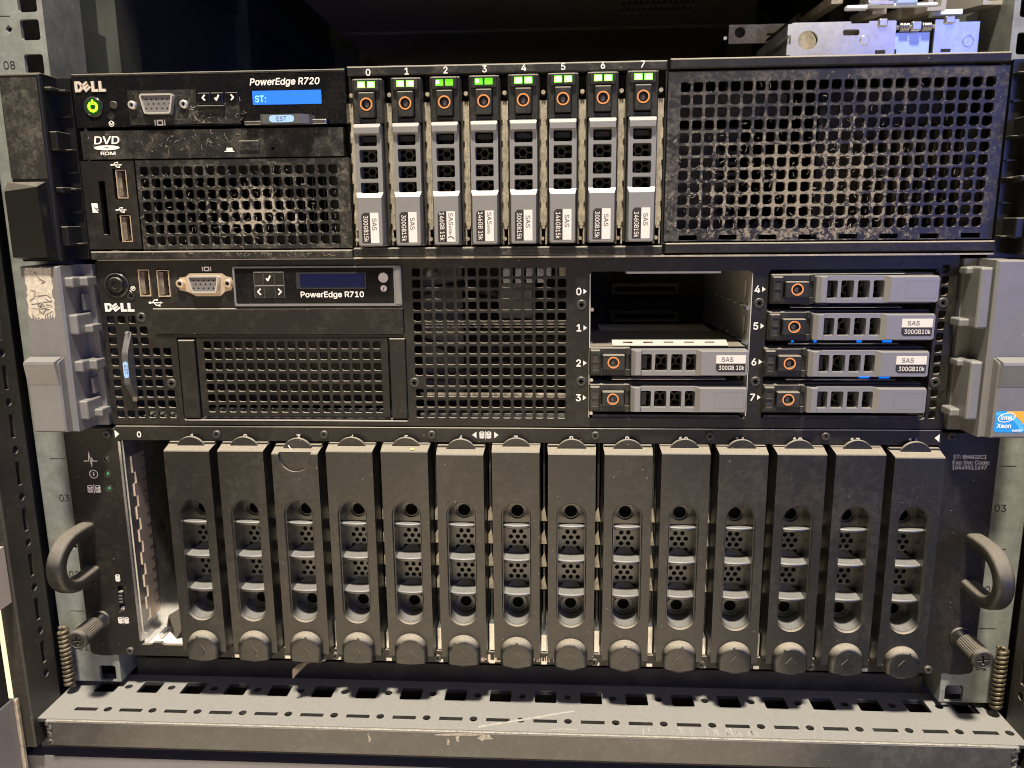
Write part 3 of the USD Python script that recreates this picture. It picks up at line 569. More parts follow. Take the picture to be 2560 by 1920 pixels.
def fibres(regions, n, r0, r1, l0, l1):
    out = []
    for _ in range(n):
        x0, x1, z0, z1, y, cx_, cz_ = r_.choice(regions)
        x, z = (r_.gauss(cx_, (x1 - x0) * .22), r_.gauss(cz_, (z1 - z0) * .28)) if r_.random() < .7 else (r_.uniform(x0, x1), r_.uniform(z0, z1))
        if not (x0 < x < x1 and z0 < z < z1): continue
        a, L_ = r_.uniform(0, 6.28), r_.uniform(l0, l1); c = r_.uniform(-1.4, 1.4); pts = []
        for k in range(5):
            pts.append((x, y - r_.uniform(.02, .22), z)); x += L_ / 4 * math.cos(a); z += L_ / 4 * math.sin(a); a += c / 3
        out.append(tube(pts, r_.uniform(r0, r1), 3))
    return trimesh.util.concatenate(out)
lf = part(sv, 'lint_fibres', fibres([(-184, -127, 284.5, 298, Y7 - 1.3, -150, 288), (-208, -83, 269.5, 281.5, Y7 - .5, -160, 277), (-184, -82, 226, 267, Y7 - .1, -128, 245), (-184, -82, 226, 267, Y7 - .1, -128, 245), (-211, -82, 221, 224, Y7 - 1.3, -110, 222)], 300, .035, .07, 0.7, 2.8), 'lint_pale')
lf2 = part(sv, 'lint_fibres', fibres([(74, 223, 229, 302, Y7 - .6, 120, 254)], 300, .035, .07, 0.7, 2.8), 'lint_pale')
for q_ in (lf, lf2): stage.GetPrimAtPath(q_).SetCustomDataByKey('kind', 'stuff')
# rack ears with thumb latch and hooks
def ear7(s):
    o = 12.5 if s > 0 else 0.0
    X = lambda a, b: (min(s * (a + o), s * (b + o)), max(s * (a + o), s * (b + o)))
    e = part(sv, 'ear_latch', rbox(*X(241.2, 220.6), -17.6, 0, 219.9, 307.2, 1.2, .8), 'ear_black')
    part(e, 'ear_face', face(rr(*X(240.6, 222.4), 259.0, 305.0, .6), -17.75, -17.6), 'ear_worn')
    part(e, 'thumb_latch', hull([(s * (a + o), y, z) for a, y, z in ((240.6, -17.6, 221), (222.6, -17.6, 221), (240.6, -24, 222), (223.4, -24, 222), (240.6, -24, 253), (224.4, -24, 255), (240.6, -17.6, 257.6), (224, -17.6, 257.6), (240.6, -21, 257.4), (225.5, -21, 257.4))]), 'ear_black')
    part(e, 'inner_cheek', bx(*X(220.6, 213.6), -5.5, 2, 220.5, 306.5), 'ear_black')
    hz = [(299.5, 301.0, 0), (272.0, 281.0, 1), (252.5, 255.2, 0), (227.3, 236.6, 1)]
    for a, b, big in hz:
        part(e, 'hook', rbox(*X(220.4, 216.6), -16.2, -5, a, b, .6, .5), 'ear_black')
        part(e, 'hook_arm', rbox(*X(218.6, 213.8), -10.0, -5, (a if big else b - 1.6) + (.3 if big else 0), (a + 1.2 if big else b - .4), .4, .3), 'ear_black')
    parts(e, 'cheek_rib', [bx(*X(220.0, 214.0), -7.5, -5.5, z, z + .8) for z in (243, 262, 288)], 'ear_black')
ear7(-1); ear7(1)
info = [('300GB15k', 'SAS', 'led_on', False, 0), ('300GB15k', 'SAS', 'led_on', False, 0), ('146GB 15k', 'SAS6Gb/', 'led_dim', True, -.8), ('146GB 15k', 'SAS6Gb', 'led_dim', True, -.8), ('300GB15k', 'SAS', 'led_on', False, 0), ('146GB15k', 'SAS', 'led_on', False, 0), ('300GB15k', 'SAS', 'led_on', False, 0), ('146GB15k', 'SAS', 'led_on', False, .6)]
lab = ['grey drive in bay 0 of the top server, leftmost of the green lit row', 'grey 300GB15k drive in bay 1 of the top server, second of the row', 'grey 146GB drive with dim green lights and slashed SAS label, bay 2', 'grey 146GB drive with dim green lights, bay 3, right of the slashed label', 'grey 300GB15k drive in bay 4 of the top server, right of the dim pair',
       'grey 146GB15k drive in bay 5 of the top server, between two 300GB drives', 'grey 300GB15k drive in bay 6 of the top server, second from the right', 'grey 146GB15k drive in bay 7, rightmost of the green lit row beside the vent']
for i, x in enumerate(XD):
    c, s_, l, dim, dl = info[i]
    carrier('disk_drive', lab[i], V(x, Y7 + 1.6 - 2.4, 303.0 + DZ(x)), (x, 0, 225), 'upright drives in the top server', l, c, sas=s_.replace('/', ''), scribble=s_.endswith('/'), dim=dim, dl=dl)

# ================================================================ middle rack server (black face, grey ears)
Y1 = -2.0
s2 = thing('rack_server', 'black server with wide grey ears and an empty drive bay, middle of the stack', 'server', (0, 0, 133))
part(s2, 'chassis', [bx(-213, 213, 2, 700, 218.2, 219.2), bx(-213, -211.5, 0, 700, 136.5, 218.2), bx(211.5, 213, 0, 700, 136.5, 218.2), bx(-211, 211, 698, 700, 137, 218), bx(35.6, 36.6, 0, 160, 138, 217), bx(117.2, 122.0, 0.2, 140, 138, 217)], 'galvanised')
part(s2, 'chassis_floor', [bx(-211.5, 211.5, 0, 700, 135.6, 136.6)] + [bx(-205, 34, y, y + .7, 136.6, 137.4) for y in (2.2, 3.8, 5.4, 7.0, 8.6, 10.2)], 'bright_zinc')
P5 = 5.64
lx = [-208.4 + P5 * i for i in range(6)]; lz = np.linspace(189.4, 139.5, 10)
lh = []
for r in range(10):
    cols = {0: (0, 1, 2), 1: (0, 2, 3), 2: (0, 2, 3), 6: (0, 2, 3, 4), 9: (0, 1, 2, 3, 4, 5)}.get(r, (0, 2, 3, 4, 5))
    lh += [rr(lx[c] - 2.05, lx[c] + 2.05, lz[r] - 2.05, lz[r] + 2.05, .9, 2) for c in cols]
bh = grid_holes(-49.2, 23.4, 14, 140.3, 212.6, 14, 4.25, .95, skip={(0, 10)})
zr = [212.9, 207.6, 202.3, 191.0, 185.6, 180.0, 174.4, 169.0, 163.6, 151.9, 146.4, 141.0]
rh = [rr(205.4, 208.9, z - 2.05, z + 2.05, .9, 2) for z in zr]
op = [sbox(-191.6, 201.0, -185.0, 215.2), sbox(-182.2, 200.8, -174.8, 214.9), rr(-141.9, -56.2, 196.2, 216.2, .9), sbox(-185.6, 181.4, -55.9, 195.4), sbox(-174.6, 137.0, -55.4, 180.2),
      rr(37.2, 115.9, 138.4, 212.6, 1.6), rr(123.6, 204.0, 138.6, 213.0, 1.6), sbox(-201.0, 146.5, -198.4, 183.5)]
part(s2, 'face_plate', face(holes(sbox(-213, 133.9, 213, 219.4), lh + bh + rh + op), Y1, Y1 + 1.6), 'panel_black')
part(s2, 'plate_edge', [bx(-212, 212, Y1 + .1, 2, 219.4, 219.9), bx(37.0, 37.5, Y1 - .15, 3, 139, 211.5), bx(115.7, 116.1, Y1 - .15, 3, 140, 211.5), bx(55, 101, -.6, 6, 211.4, 212.4), bx(-174, -56, Y1 - .2, 4, 136.3, 137.0)], 'strip_zinc')
part(s2, 'inner_bulkhead', bx(-211, 34, 60, 62, 137, 218), 'inner_dark')
part(s2, 'inner_board', [bx(-48, 30, 10, 60, 183.4, 184.2), bx(-48, 30, 8.5, 10, 185.2, 186.2), bx(-52, 34, 14, 15, 146.6, 148.2)], 'bright_zinc')
part(s2, 'capacitor', cylf(-43.5, 211.5, 2.6, 8, 18, c=.6), 'zinc_dusty')
part(s2, 'connector_block', [rbox(x, x + 4.6, 9, 30, 206.4, 214, .4, .5) for x in (-6.6, -.4, 5.2, 10.8)] + [rbox(14.6, 18.0, 9, 30, 208.6, 215, .4, .5), rbox(22.0, 25.6, 9, 30, 208.6, 215, .4, .5)], 'label_white')
parts(s2, 'fan_frame', [bx(-8, 8, 13, 14, 188, 206), bx(-52, -30, 30, 31, 140, 216)], 'inner_grey')
parts(s2, 'side_bracket', [bx(-210, -208.4, 4, 6, 138, 143), bx(-198, -196.6, 3, 5, 180, 191), bx(-205, -202, 6, 7, 185, 191)], 'bright_zinc')
parts(s2, 'grille_ledge', [bx(205.2, 209.2, 3, 4, z - 2, z - .5) for z in (151.9, 146.4, 141, 213.5)], 'bright_zinc')
# power button, ports
pb = part(s2, 'power_button', cham(circ(-203.0, 207.3, 6.2, 10), Y1 - 1.1, Y1 + 1, .6), 'gloss_black', smooth=30)
part(pb, 'button_rim', torus(-203.0, 207.3, 6.1, .32, Y1 - .6), 'lens_dark', smooth=True)
part(pb, 'inner_button', cut(cham(circ(-203.0, 207.3, 4.0, 10), Y1 - 2.0, Y1, .5), cylf(-203.0, 207.3, 2.0, Y1 - 4, Y1 - 1.4)), 'ear_black', smooth=30)
idl = part(s2, 'identify_button', ringf(-196.0, 201.6, 1.1, 1.9, Y1 - .8, Y1), 'lens_dark'); part(idl, 'hole_bottom', cylf(-196.0, 201.6, 1.1, Y1 - .1, Y1 - .05), 'hole_black')
part(s2, 'identify_symbol', [ringf(-194.9, 205.4, .95, 1.25, Y1 - .12, Y1), face(LineString([(-195.5, 205.9), (-195.0, 205.1), (-194.3, 206)]).buffer(.2), Y1 - .12, Y1), face(LineString([(-196.8, 204.4), (-195.2, 202.9)]).buffer(.15), Y1 - .12, Y1)], 'white_print')
usb_port(s2, -191.2, -185.4, 201.4, 214.9, Y1 - .3); usb_port(s2, -181.6, -175.2, 201.1, 214.6, Y1 - .3)
part(s2, 'usb_symbol', usb_icon(-187.2, -180.3, 198.1, Y1), 'white_print')
gs = Polygon([(-171.4, 207.6), (-169.6, 210.8), (-166.4, 211.2), (-164.4, 213.0), (-147.6, 213.0), (-145.6, 211.2), (-143.2, 210.8), (-142.0, 207.6), (-143.4, 204.4), (-146.8, 203.6), (-149.4, 201.4), (-161.8, 201.4), (-166.0, 203.6), (-170, 204.4)])
vgp = part(s2, 'video_flange', cham(gs.convex_hull.intersection(gs.buffer(.2)), Y1 - .8, Y1 + .5, .2) if False else face(gs.buffer(-.4).buffer(.4), Y1 - .8, Y1 + .5), 'gold_shell')
vga(s2, -156.3, 207.5, 16.4, 8.6, Y1 - .8, 'nickel')
for x in (-168.9, -144.4): jack_nut(s2, x, 207.8, Y1 - .8, 2.2, 'gold_shell')
part(s2, 'monitor_symbol', monitor_icon(-158.0, -153.3, 213.9, 216.1, Y1), 'white_print')
# display unit
fr = rr(-141.8, -56.3, 196.3, 216.1, .9)
lc = part(s2, 'display_unit', face(fr.difference(rr(-140.9, -60.2, 197.4, 215.3, .6)), Y1 - 1.6, 2), 'grey_ear')
part(lc, 'unit_face', face(rr(-140.9, -60.2, 197.4, 215.3, .6), Y1 - .9, 2), 'gloss_black')
part(lc, 'unit_end', rbox(-59.6, -56.4, Y1 - 1.9, Y1 - 1.4, 197, 215.6, .3, .4), 'grey_ear')
part(lc, 'screen_frame', rbox(-109.8, -74.2, Y1 - 1.2, Y1 - .9, 204.9, 213.0, .2, .5), 'lens_dark')
part(lc, 'screen', bx(-107.7, -74.9, Y1 - 1.3, Y1 - 1.2, 205.6, 212.4), 'lcd_off')
for i, (a, b) in enumerate(((-131.2, -126.5), (-126.3, -120.9), (-120.7, -116.0))):
    for j, (c, d) in enumerate(((207.0, 213.4), (200.5, 206.6))):
        nb = part(lc, 'menu_button', rbox(a, b, Y1 - 1.3, Y1 - .8, c, d, .25, .3), 'panel_black')
        part(nb, 'button_outline', face(rr(a - .15, b + .15, c - .15, d + .15, .4).difference(rr(a + .02, b - .02, c + .02, d - .02, .35)), Y1 - 1.12, Y1 - .9), 'port_grey')
        if (i, j) == (1, 0): part(nb, 'button_symbol', check(-123.8, 210.2, 1.7, Y1 - 1.3), 'white_print')
        if j == 1 and i != 1: part(nb, 'button_symbol', chevron((a + b) / 2, 203.5, 1.5, Y1 - 1.3, i == 0), 'white_print')
part(lc, 'model_lettering', text('PowerEdge R710', 2.7, (-107.8, 200.7), Y1 - .9, bold=True, width=32.2), 'white_print')
part(lc, 'identify_lamp', cham(circ(-65.5, 210.3, 2.5, 8), Y1 - 1.5, Y1 - .8, .3), 'label_white', smooth=30)
ic = part(lc, 'info_symbol', face(circ(-65.5, 204.9, 1.6), Y1 - 1.0, Y1 - .9), 'white_print'); part(ic, 'symbol_letter', text('i', 2.1, (-65.9, 203.9), Y1 - 1.0, bold=True, shear=.2, depth=.05), 'black_print')
part(s2, 'drive_blank', rbox(-185.4, -56.1, Y1 - 1.0, 3, 181.7, 195.2, .5, .3), 'panel_black')
# tray with its own grille
part(s2, 'tray_side', rbox(-174.0, -165.2, Y1 - .8, 3, 137.6, 178.9, .5, .4), 'panel_black')
part(s2, 'tray_side', rbox(-64.0, -55.7, Y1 - .8, 3, 137.8, 179.7, .5, .4), 'panel_black')
part(s2, 'tray_grille', face(holes(sbox(-164.4, 138.6, -65.0, 179.8), grid_holes(-158.9, -70.5, 17, 142.7, 176.1, 7, 4.1, .9)), Y1 + .3, Y1 + 1.8), 'panel_black')
part(s2, 'tray_liner', [bx(-165, -64, 16, 17, 142, 180)], 'inner_dark')
part(s2, 'cable_bundle', [tube([(-52 + 84 * k / 12, 26 + 5 * math.sin(k * .9 + q), zc + 4 * math.sin(k * .55 + q * 2)) for k in range(13)], 2.0, 6) for q, zc in ((0, 200), (1.3, 172), (2.2, 158))], 'inner_dark', smooth=True)
part(s2, 'tray_floor', [bx(-164.2, -65.2, .9 + .9 * i, 1.35 + .9 * i, 138.9, 140.3 + .5 * i) for i in range(4)], 'bright_zinc')
parts(s2, 'floor_ridge', [bx(x0, x1, .9 + .9 * i, 1.35 + .9 * i, 136.7, 138.0 + .5 * i) for i in range(4) for x0, x1 in ((-198, -175), (-50, 34))], 'bright_zinc')
# pull-out tag standing upright
tg = part(s2, 'information_tag', hull([(x, y, z) for x in (-201.2, -198.0) for y, z in ((Y1 - .2, 183.0), (Y1 - 1.6, 178), (Y1 - 5.6, 173.6), (Y1 - 6.2, 170.6), (Y1 - 6.2, 157.5), (Y1 - 5.0, 155.0), (Y1 - 1.2, 150.6), (Y1 - .2, 148))]), 'tag_grey', smooth=30)
part(tg, 'tag_stem', rbox(-200.6, -198.7, Y1 - 2.4, Y1, 177.0, 183.4, .4, .4), 'grey_ear')
part(tg, 'tag_foot', rbox(-200.9, -198.4, Y1 - 1.0, Y1, 146.6, 152, .3, .3), 'zinc_dusty')
tb = part(tg, 'tag_label', face(rr(-200.9, -198.3, 160.0, 168.6, 1.25), Y1 - 6.35, Y1 - 6.2), 'tag_blue')
part(tg, 'tag_text', text('EST', 1.7, (-200.3, 166.6), Y1 - 6.35, vertical=True, width=4.6, depth=.05), 'black_print')
for x, z in ((-192.1, 190.6), (-179.4, 156.0), (-51.8, 156.8), (33.1, 196.3), (33.2, 157.6), (119.8, 196.8), (119.9, 157.7), (207.1, 196.7), (207.1, 157.5)): screw(s2, x, z, Y1, 2.55, proud=.5)
for e in dell_emblem(-210.6, 193.6, 15.4, 4.4, Y1, .4): part(s2, 'emblem_letter', e, 'white_print', label='white letter of the maker name under the power button')
for i, (x, z) in enumerate(((31.7, 202.9), (31.9, 184.8), (31.9, 167.0), (31.9, 149.2), (118.5, 203.6), (118.7, 185.6), (118.7, 167.7), (118.9, 149.7))):
    part(s2, 'bay_number', [text(str(i), 3.4, (x, z - 1.7), Y1, bold=True, center=True), face(Polygon([(x + 2.3, z - 1.3), (x + 4.0, z), (x + 2.3, z + 1.3)]), Y1 - .12, Y1)], 'white_print')
# empty bay: back wall with two sockets, side wall with tabs, shield strips between drives
part(s2, 'bay_back', bx(36.6, 117.2, 130, 131, 138, 217), 'inner_dark')
for z in (190.5, 172.5):
    b = part(s2, 'bay_socket', rbox(56.3, 100.4, 124, 130, z, z + 8, .6, .5), 'port_grey'); part(b, 'socket_mouth', bx(59, 98, 123.9, 124.1, z + 2.2, z + 5.4), 'hole_black'); part(b, 'air_slot', bx(62, 98, 129.8, 130.1, z - 5.2, z - 1.2), 'hole_black')
wall = ext(holes(sbox(0, 138, 122, 217), [sbox(y, z, y + 5, z + 9) for y in (8,) for z in (198, 180)] + [circ(y, z, .9, 3) for y in (50, 66, 82) for z in (205, 194, 186)]), 0, .9)
v = np.asarray(wall.vertices).copy(); wall = trimesh.Trimesh(np.column_stack([116.9 - v[:, 2], v[:, 0], v[:, 1]]), wall.faces); 
if wall.volume < 0: wall.invert()
part(s2, 'bay_wall', wall, 'strip_zinc')
parts(s2, 'wall_tab', [bx(114.6, 116, y, y + 4.5, z - .5, z) for y in (3, 15, 30, 46, 62, 80) for z in (194.6, 176.8)], 'strip_zinc')
parts(s2, 'guide_pin', [cylf(38.4, z, .9, -1.6, 6) for z in (193.8, 176, 158.2, 141)] + [cylf(114.6, z, .9, -1.4, 5) for z in (194.4, 177.0)], 'bright_zinc')
def strip(name, x0, x1, z, mat, zz=2.0, lab=None):
    hs = [rr(x, x + 4.8, -.2, 1.4, .3, 2) for x in np.linspace(5.4, (x1 - x0) - 11, 5)]
    t = ext(holes(sbox(0, -2.6, x1 - x0, 3.4), hs), 0, .35)
    m = trimesh.transformations.rotation_matrix(math.radians(20), [1, 0, 0]); t.apply_transform(m); t.apply_translation([x0, -.6, z]); part(s2, name, t, mat, label=lab)
strip('shield_strip', 48.6, 105.5, 176.7, 'strip_zinc')
for x0, x1, z in ((136.6, 137.8, 178.1), (147.4, 148.8, 178.1), (168.2, 170.6, 178.1), (180.6, 185.0, 178.1), (170.6, 175.6, 159.9), (180.4, 185.4, 160.1)): part(s2, 'indicator_glow', bx(x0, x1, -1.2, -.8, z - .35, z + .35), 'glint_glow', label='small blue glint painted as a glowing sliver between two drives')  # blue reflections between the drives, drawn as glowing slivers
for z in (189.6, 184.8): part(s2, 'indicator_glow', bx(162.2, 163.8, -2.4, -2.0, z - .5, z + .5), 'glint_glow', label='small blue glint painted as a glowing spot inside the drive window')
strip('shield_strip', 48.6, 105.0, 159.6, 'copper_shield')
for z in (195.4, 177.6, 159.6, 211.6): strip('shield_strip', 134.5, 187.5, z, 'bright_zinc')
parts(s2, 'bay_base', [bx(39, 113, -1, 2, 138.6, 140.2), bx(125, 203, -1, 2, 138.6, 140.2)], 'inner_dark')
part(s2, 'case_top_label', bx(46, 110, 12, 90, 175.2, 175.3), 'paper_scrap')
# grey ears
def ear1(s):
    X = lambda a, b: (min(s * a, s * b), max(s * a, s * b))
    e = part(s2, 'ear_latch', hull([(s * a, y, z) for a, y, z in ((241, -19.2, 134.4), (241, -19.2, 217.6), (240.4, -20, 135), (240.4, -20, 217), (222, -20, 135), (222, -20, 217), (221, -19, 134.4), (221, -19, 217.6), (241, 0, 134), (241, 0, 218), (220.6, 0, 134), (220.6, 0, 218))]), 'grey_ear')
    lat = man(hull([(s * a, y, z) for a, y, z in ((240.8, -19, 134.8), (223.6, -19, 134.8), (240.8, -24.0, 135.4), (224.2, -24.0, 135.4), (240.2, -24.8, 136.2), (225.0, -24.8, 136.2), (240.2, -24.8, 169), (225.0, -24.8, 169), (240.8, -24, 171), (224.2, -24, 171), (240.8, -19, 173), (223.8, -19, 173))]))
    lip = man(hull([(s * a, y, z) for a, y, z in ((240.8, -24, 158), (224.4, -24, 158), (240.8, -25.0, 160), (224.8, -25.0, 160), (240.8, -26.6, 170.2), (225.2, -26.6, 170.2), (240.8, -26.2, 171.4), (225.2, -26.2, 171.4), (240.8, -21, 173.2), (224.4, -21, 173.2))]))
    part(e, 'thumb_latch', lat + lip, 'grey_ear', smooth=25)
    part(e, 'inner_cheek', bx(*X(221, 214.6), -3.2, 1, 134.0, 217.8), 'grey_ear')
    if s < 0:
        for z0, z1, w in ((207.0, 212.0, 0), (183.6, 193.6, 1), (164.6, 170.2, 0), (140.0, 149.8, 1)):
            part(e, 'hook', rbox(*X(221.4, 216.9), -17.0, -3, z0, z1, .8, .8), 'grey_ear')
            part(e, 'hook_arm', rbox(*X(217.6, 213.2), -11, -3, z0 + .3, z0 + 4.2 if w else z1 - .3, .7, .6), 'grey_ear')
    else:
        for z0, z1 in ((186.0, 214.4), (142.4, 170.6)):
            part(e, 'hook', rbox(*X(220.6, 215.0), -18.5, -3, z0, z1, 1.0, 1.0), 'grey_ear')
            part(e, 'hook_arm', rbox(*X(216.0, 212.6), -10.5, -3, z1 - 3.6, z1 - .4, .7, .8), 'grey_ear')
            part(e, 'hook_arm', rbox(*X(216.0, 210.8), -12.0, -3, z0 + .2, z0 + 4.0, .7, .8), 'grey_ear')
    for z in (160, 203): part(e, 'cheek_rib', bx(*X(219.0, 217.6), -8, -3, z - 8, z), 'grey_ear')
    return e
el = ear1(-1); er = ear1(1)
r_ = random.Random(3); zig = [(-237.6 + r_.uniform(-.3, .3) + 12.4 * k / 14, 216.9 + r_.uniform(-.3, .4)) for k in range(15)] + [(-225.2 + r_.uniform(-.9, .3), 216 - k * 1.5) for k in range(16)] + [(-226.4 - k * .62, 191.6 + r_.uniform(0, 3.6) * (k % 2) + r_.uniform(-.5, .5)) for k in range(20)] + [(-238.6 + r_.uniform(-.7, .4), 193 + k * 1.5) for k in range(16)]
zp = Polygon(zig).buffer(0); zp = zp.difference(unary_union([LineString([(-237 + 11 * r_.random(), z_), (-237 + 11 * r_.random(), z_ + r_.uniform(-2, 2))]).buffer(r_.uniform(.08, .3)) for z_ in [r_.uniform(191, 204) for _ in range(22)]]))
rs = part(el, 'sticker_residue', face(zp, -20.12, -20.0), 'paper_scrap', label='torn paper remains with pen strokes')
part(rs, 'pen_stroke', [tube([(-233.6, -20.15, 214.8), (-231, -20.15, 211.8), (-228.8, -20.15, 210.6), (-230.6, -20.15, 209.8)], .4, 5), tube([(-236.6, -20.15, 206.5), (-234.4, -20.15, 205.8), (-235, -20.15, 202.6), (-237.4, -20.15, 201.4)], .32, 5), tube([(-231.5, -20.15, 200.2), (-229.8, -20.15, 197.4), (-231.6, -20.15, 194.6), (-233.4, -20.15, 197), (-231.5, -20.15, 200.2)], .36, 5), tube([(-229, -20.15, 204.2), (-226.8, -20.15, 202.6)], .3, 5)], 'scribble')
# round cornered processor sticker on the right latch (latch face is at y about -24)
ys = -24.9
st = part(er, 'processor_sticker', face(rr(221.6 + 3.4, 238.6, 138.2, 148.4, 1.4, 4), ys, ys + .6), 'sticker_blue', label='blue processor sticker with gold corner')
X0, Z0 = 225.0, 138.2
corner = rr(225.0, 238.6, 138.2, 148.4, 1.4, 4).difference(affinity.scale(circ(X0 + 2.0, Z0 - 1.5, 1, 16), 12.4, 11.2)).intersection(sbox(230, 142, 239, 149))
part(st, 'gold_corner', face(corner, ys - .05, ys), 'sticker_gold')
part(st, 'light_swoosh', face(affinity.scale(circ(X0 + 2, Z0 - 1.5, 1, 16), 12.2, 11.0).difference(affinity.scale(circ(X0 + .5, Z0 - 2.2, 1, 16), 11.6, 10.4)).intersection(rr(225.0, 238.6, 138.2, 148.4, 1.4, 4)), ys - .05, ys), 'sticker_light')
ov = affinity.rotate(affinity.scale(circ(X0 + 5.1, Z0 + 7.2, 1, 12), 4.0, 2.2), 14)
part(st, 'oval_ring', face(ov.difference(affinity.rotate(affinity.scale(circ(X0 + 5.1, Z0 + 7.2, 1, 12), 3.6, 1.85), 14)).difference(sbox(X0 + 6.5, Z0 + 8.3, X0 + 8.3, Z0 + 8.9)), ys - .1, ys - .05), 'sticker_white')
part(st, 'sticker_text', [text('intel', 1.9, (X0 + 2.5, Z0 + 6.2), ys - .05, bold=True, width=5.2, depth=.06), text('Xeon', 2.0, (X0 + 1.1, Z0 + 2.2), ys - .05, bold=True, width=6.4, depth=.06), text('inside\u2122', 1.0, (X0 + 8.2, Z0 + .5), ys - .05, bold=True, width=4.6, depth=.06)], 'sticker_white')
d2 = [('300GB 10k', 37.1, 168.2, 'grey drive lying in bay 2 under the empty slot, labelled SAS 300GB 10k', 0), (None, 37.1, 149.7, 'grey drive without label in bay 3, bottom left of the middle server drives', 0),
      (None, 123.6, 203.8, 'bluish grey drive without label in bay 4, topmost right drive of the middle server', .6), ('300GB10k', 123.4, 185.8, 'grey drive in bay 5 labelled SAS 300GB10k, second from top at right', .4), ('300GB10k', 122.9, 167.8, 'grey drive in bay 6 labelled SAS 300GB10k, third from top at right', -.2), (None, 123.1, 149.7, 'bluish grey drive without label in bay 7, lowest right drive of the middle server', 0)]
for c, x, z, l, dx in d2:
    carrier('disk_drive', l, F(x + dx, Y1 + .5, z), (x + 39, 0, z - 7), 'drives lying in the middle server', 'led_off', c)

# ================================================================ disk enclosure, three units, fourteen black drives
YM = -2.0
en = thing('disk_enclosure', 'black three unit disk enclosure with fourteen upright drives, round handles and one empty slot', 'disk enclosure', (0, 0, 0))
fl = unary_union([sbox(-241.3, 3, -205, 131.5), sbox(-238.3, 0, -205, 10), circ(-238.3, 3, 3, 5)])
flr = affinity.scale(fl, -1, 1, origin=(0, 0))
outer = unary_union([fl, flr, sbox(-214, 0, 214, 8), sbox(-213, 125.4, 213, 132.8)])
notch = [Polygon([(-207.5, 6.5), (-204.6, 7.2), (-203.8, 9.5), (-200.4, 9.5), (-199.6, 7.4), (-197.5, 6.4)])]
op = sbox(-211.2, 6.6, 212.0, 125.4).difference(unary_union(notch))
lamp = [(-219.3, 114.6), (-219.5, 106.3), (-219.5, 98.1)]
ff = outer.difference(op).difference(unary_union([circ(x, z, 1.9, 6) for x, z in lamp] + [rr(-221.4, -218.2, 26.8, 42.2, 1.5, 4), circ(-226.2, 3 + 200, 1)]))
part(en, 'face_frame', face(ff, YM, 0), 'flange_black')
part(en, 'frame_edge', [bx(-212, 212.4, YM + .1, 3, 132.8, 133.2), bx(-211.9, -210.6, YM - .1, 12, 9, 124.5)], 'bright_zinc')
part(en, 'housing', [bx(-212.6, -211.2, 0, 460, 2, 132), bx(212, 213, 0, 460, 2, 132), bx(-212, 212, 0, 460, 131, 132), bx(-211.2, 212, 458, 460, 3, 131), bx(-211.2, -210.2, 0, 200, 5, 125)], 'bright_zinc')
part(en, 'housing_floor', bx(-211.2, 212, .3, 458, 3.5, 4.6), 'label_white')
part(en, 'bay_backplane', bx(-210, 211, 190, 192, 5, 130), 'pcb')
nh = [sbox(4.0, z, 8.2, z + 6.4) for z in np.arange(18, 108, 13.4)]
fg = ext(holes(sbox(5.6, 17.5, 18.2, 114), nh), 0, .5); v = np.asarray(fg.vertices).copy()
fg = trimesh.Trimesh(np.column_stack([-210.2 + v[:, 2] + .1 * 0, v[:, 0], v[:, 1]]), fg.faces); 
if fg.volume < 0: fg.invert()
part(en, 'shield_fingers', fg, 'copper_shield')
part(en, 'finger_notch', [bx(-209.9, -209.55, 14.5, 18.2, z, z + .5) for z in np.arange(24, 112, 6.7)], 'hole_black')
parts(en, 'slot_latch', [rbox(-206.5, -204, 8, 16, 5, 8, .5, .5), bx(-196, -194, 20, 24, 24, 36)], 'bright_zinc')
part(en, 'slot_cushion', hull([(-208, 20, 5), (-196, 8, 5), (-186, 14, 5), (-186, 40, 5), (-207, 22, 12), (-190, 16, 17), (-186, 20, 24), (-186, 40, 22)]), 'ear_black')
# status lamps, slide switch, prints
for (x, z), m in zip(lamp, ('led_off', 'led_green_off', 'led_green_off')):
    lp = part(en, 'status_lamp', trimesh.creation.icosphere(2, 1.35), 'steel') if False else part(en, 'status_lamp', put(trimesh.creation.icosphere(2, 1.2), F(x, YM + .6, z)), m, smooth=True)
    part(lp, 'lamp_cup', ringf(x, z, 1.3, 2.0, YM - .25, YM + 1.2), 'screw_black')
sw = part(en, 'slide_switch', rbox(-221.0, -218.6, YM - .6, 2, 31, 38.6, .4, .5), 'panel_black')
parts(sw, 'switch_rib', [rbox(-220.8, -218.8, YM - 1.0, YM - .5, z, z + .5, .15, .1) for z in (32.4, 34.2, 36.0)], 'port_grey'); part(sw, 'switch_well', bx(-221.4, -218.2, 2.2, 2.6, 26.8, 42.2), 'hole_black')
part(sw, 'switch_scoop', put(trimesh.creation.icosphere(2, 1.6), F(-219.8, YM + 1.4, 28.4)), 'steel', smooth=True)
y_ = YM
pz = [(-231.6, 113.6), (-229.2, 113.6), (-228.6, 117.6), (-227.7, 111.4), (-227.2, 115.0), (-226.6, 113.6), (-224.6, 113.6)]
part(en, 'pulse_symbol', face(LineString(pz).buffer(.24, join_style=2), y_ - .12, y_), 'white_print')
part(en, 'power_symbol', [ringf(-227.2, 106.3, 2.0, 2.4, y_ - .12, y_, 10), face(sbox(-227.5, 105.3, -226.9, 107.3), y_ - .12, y_)], 'white_print')
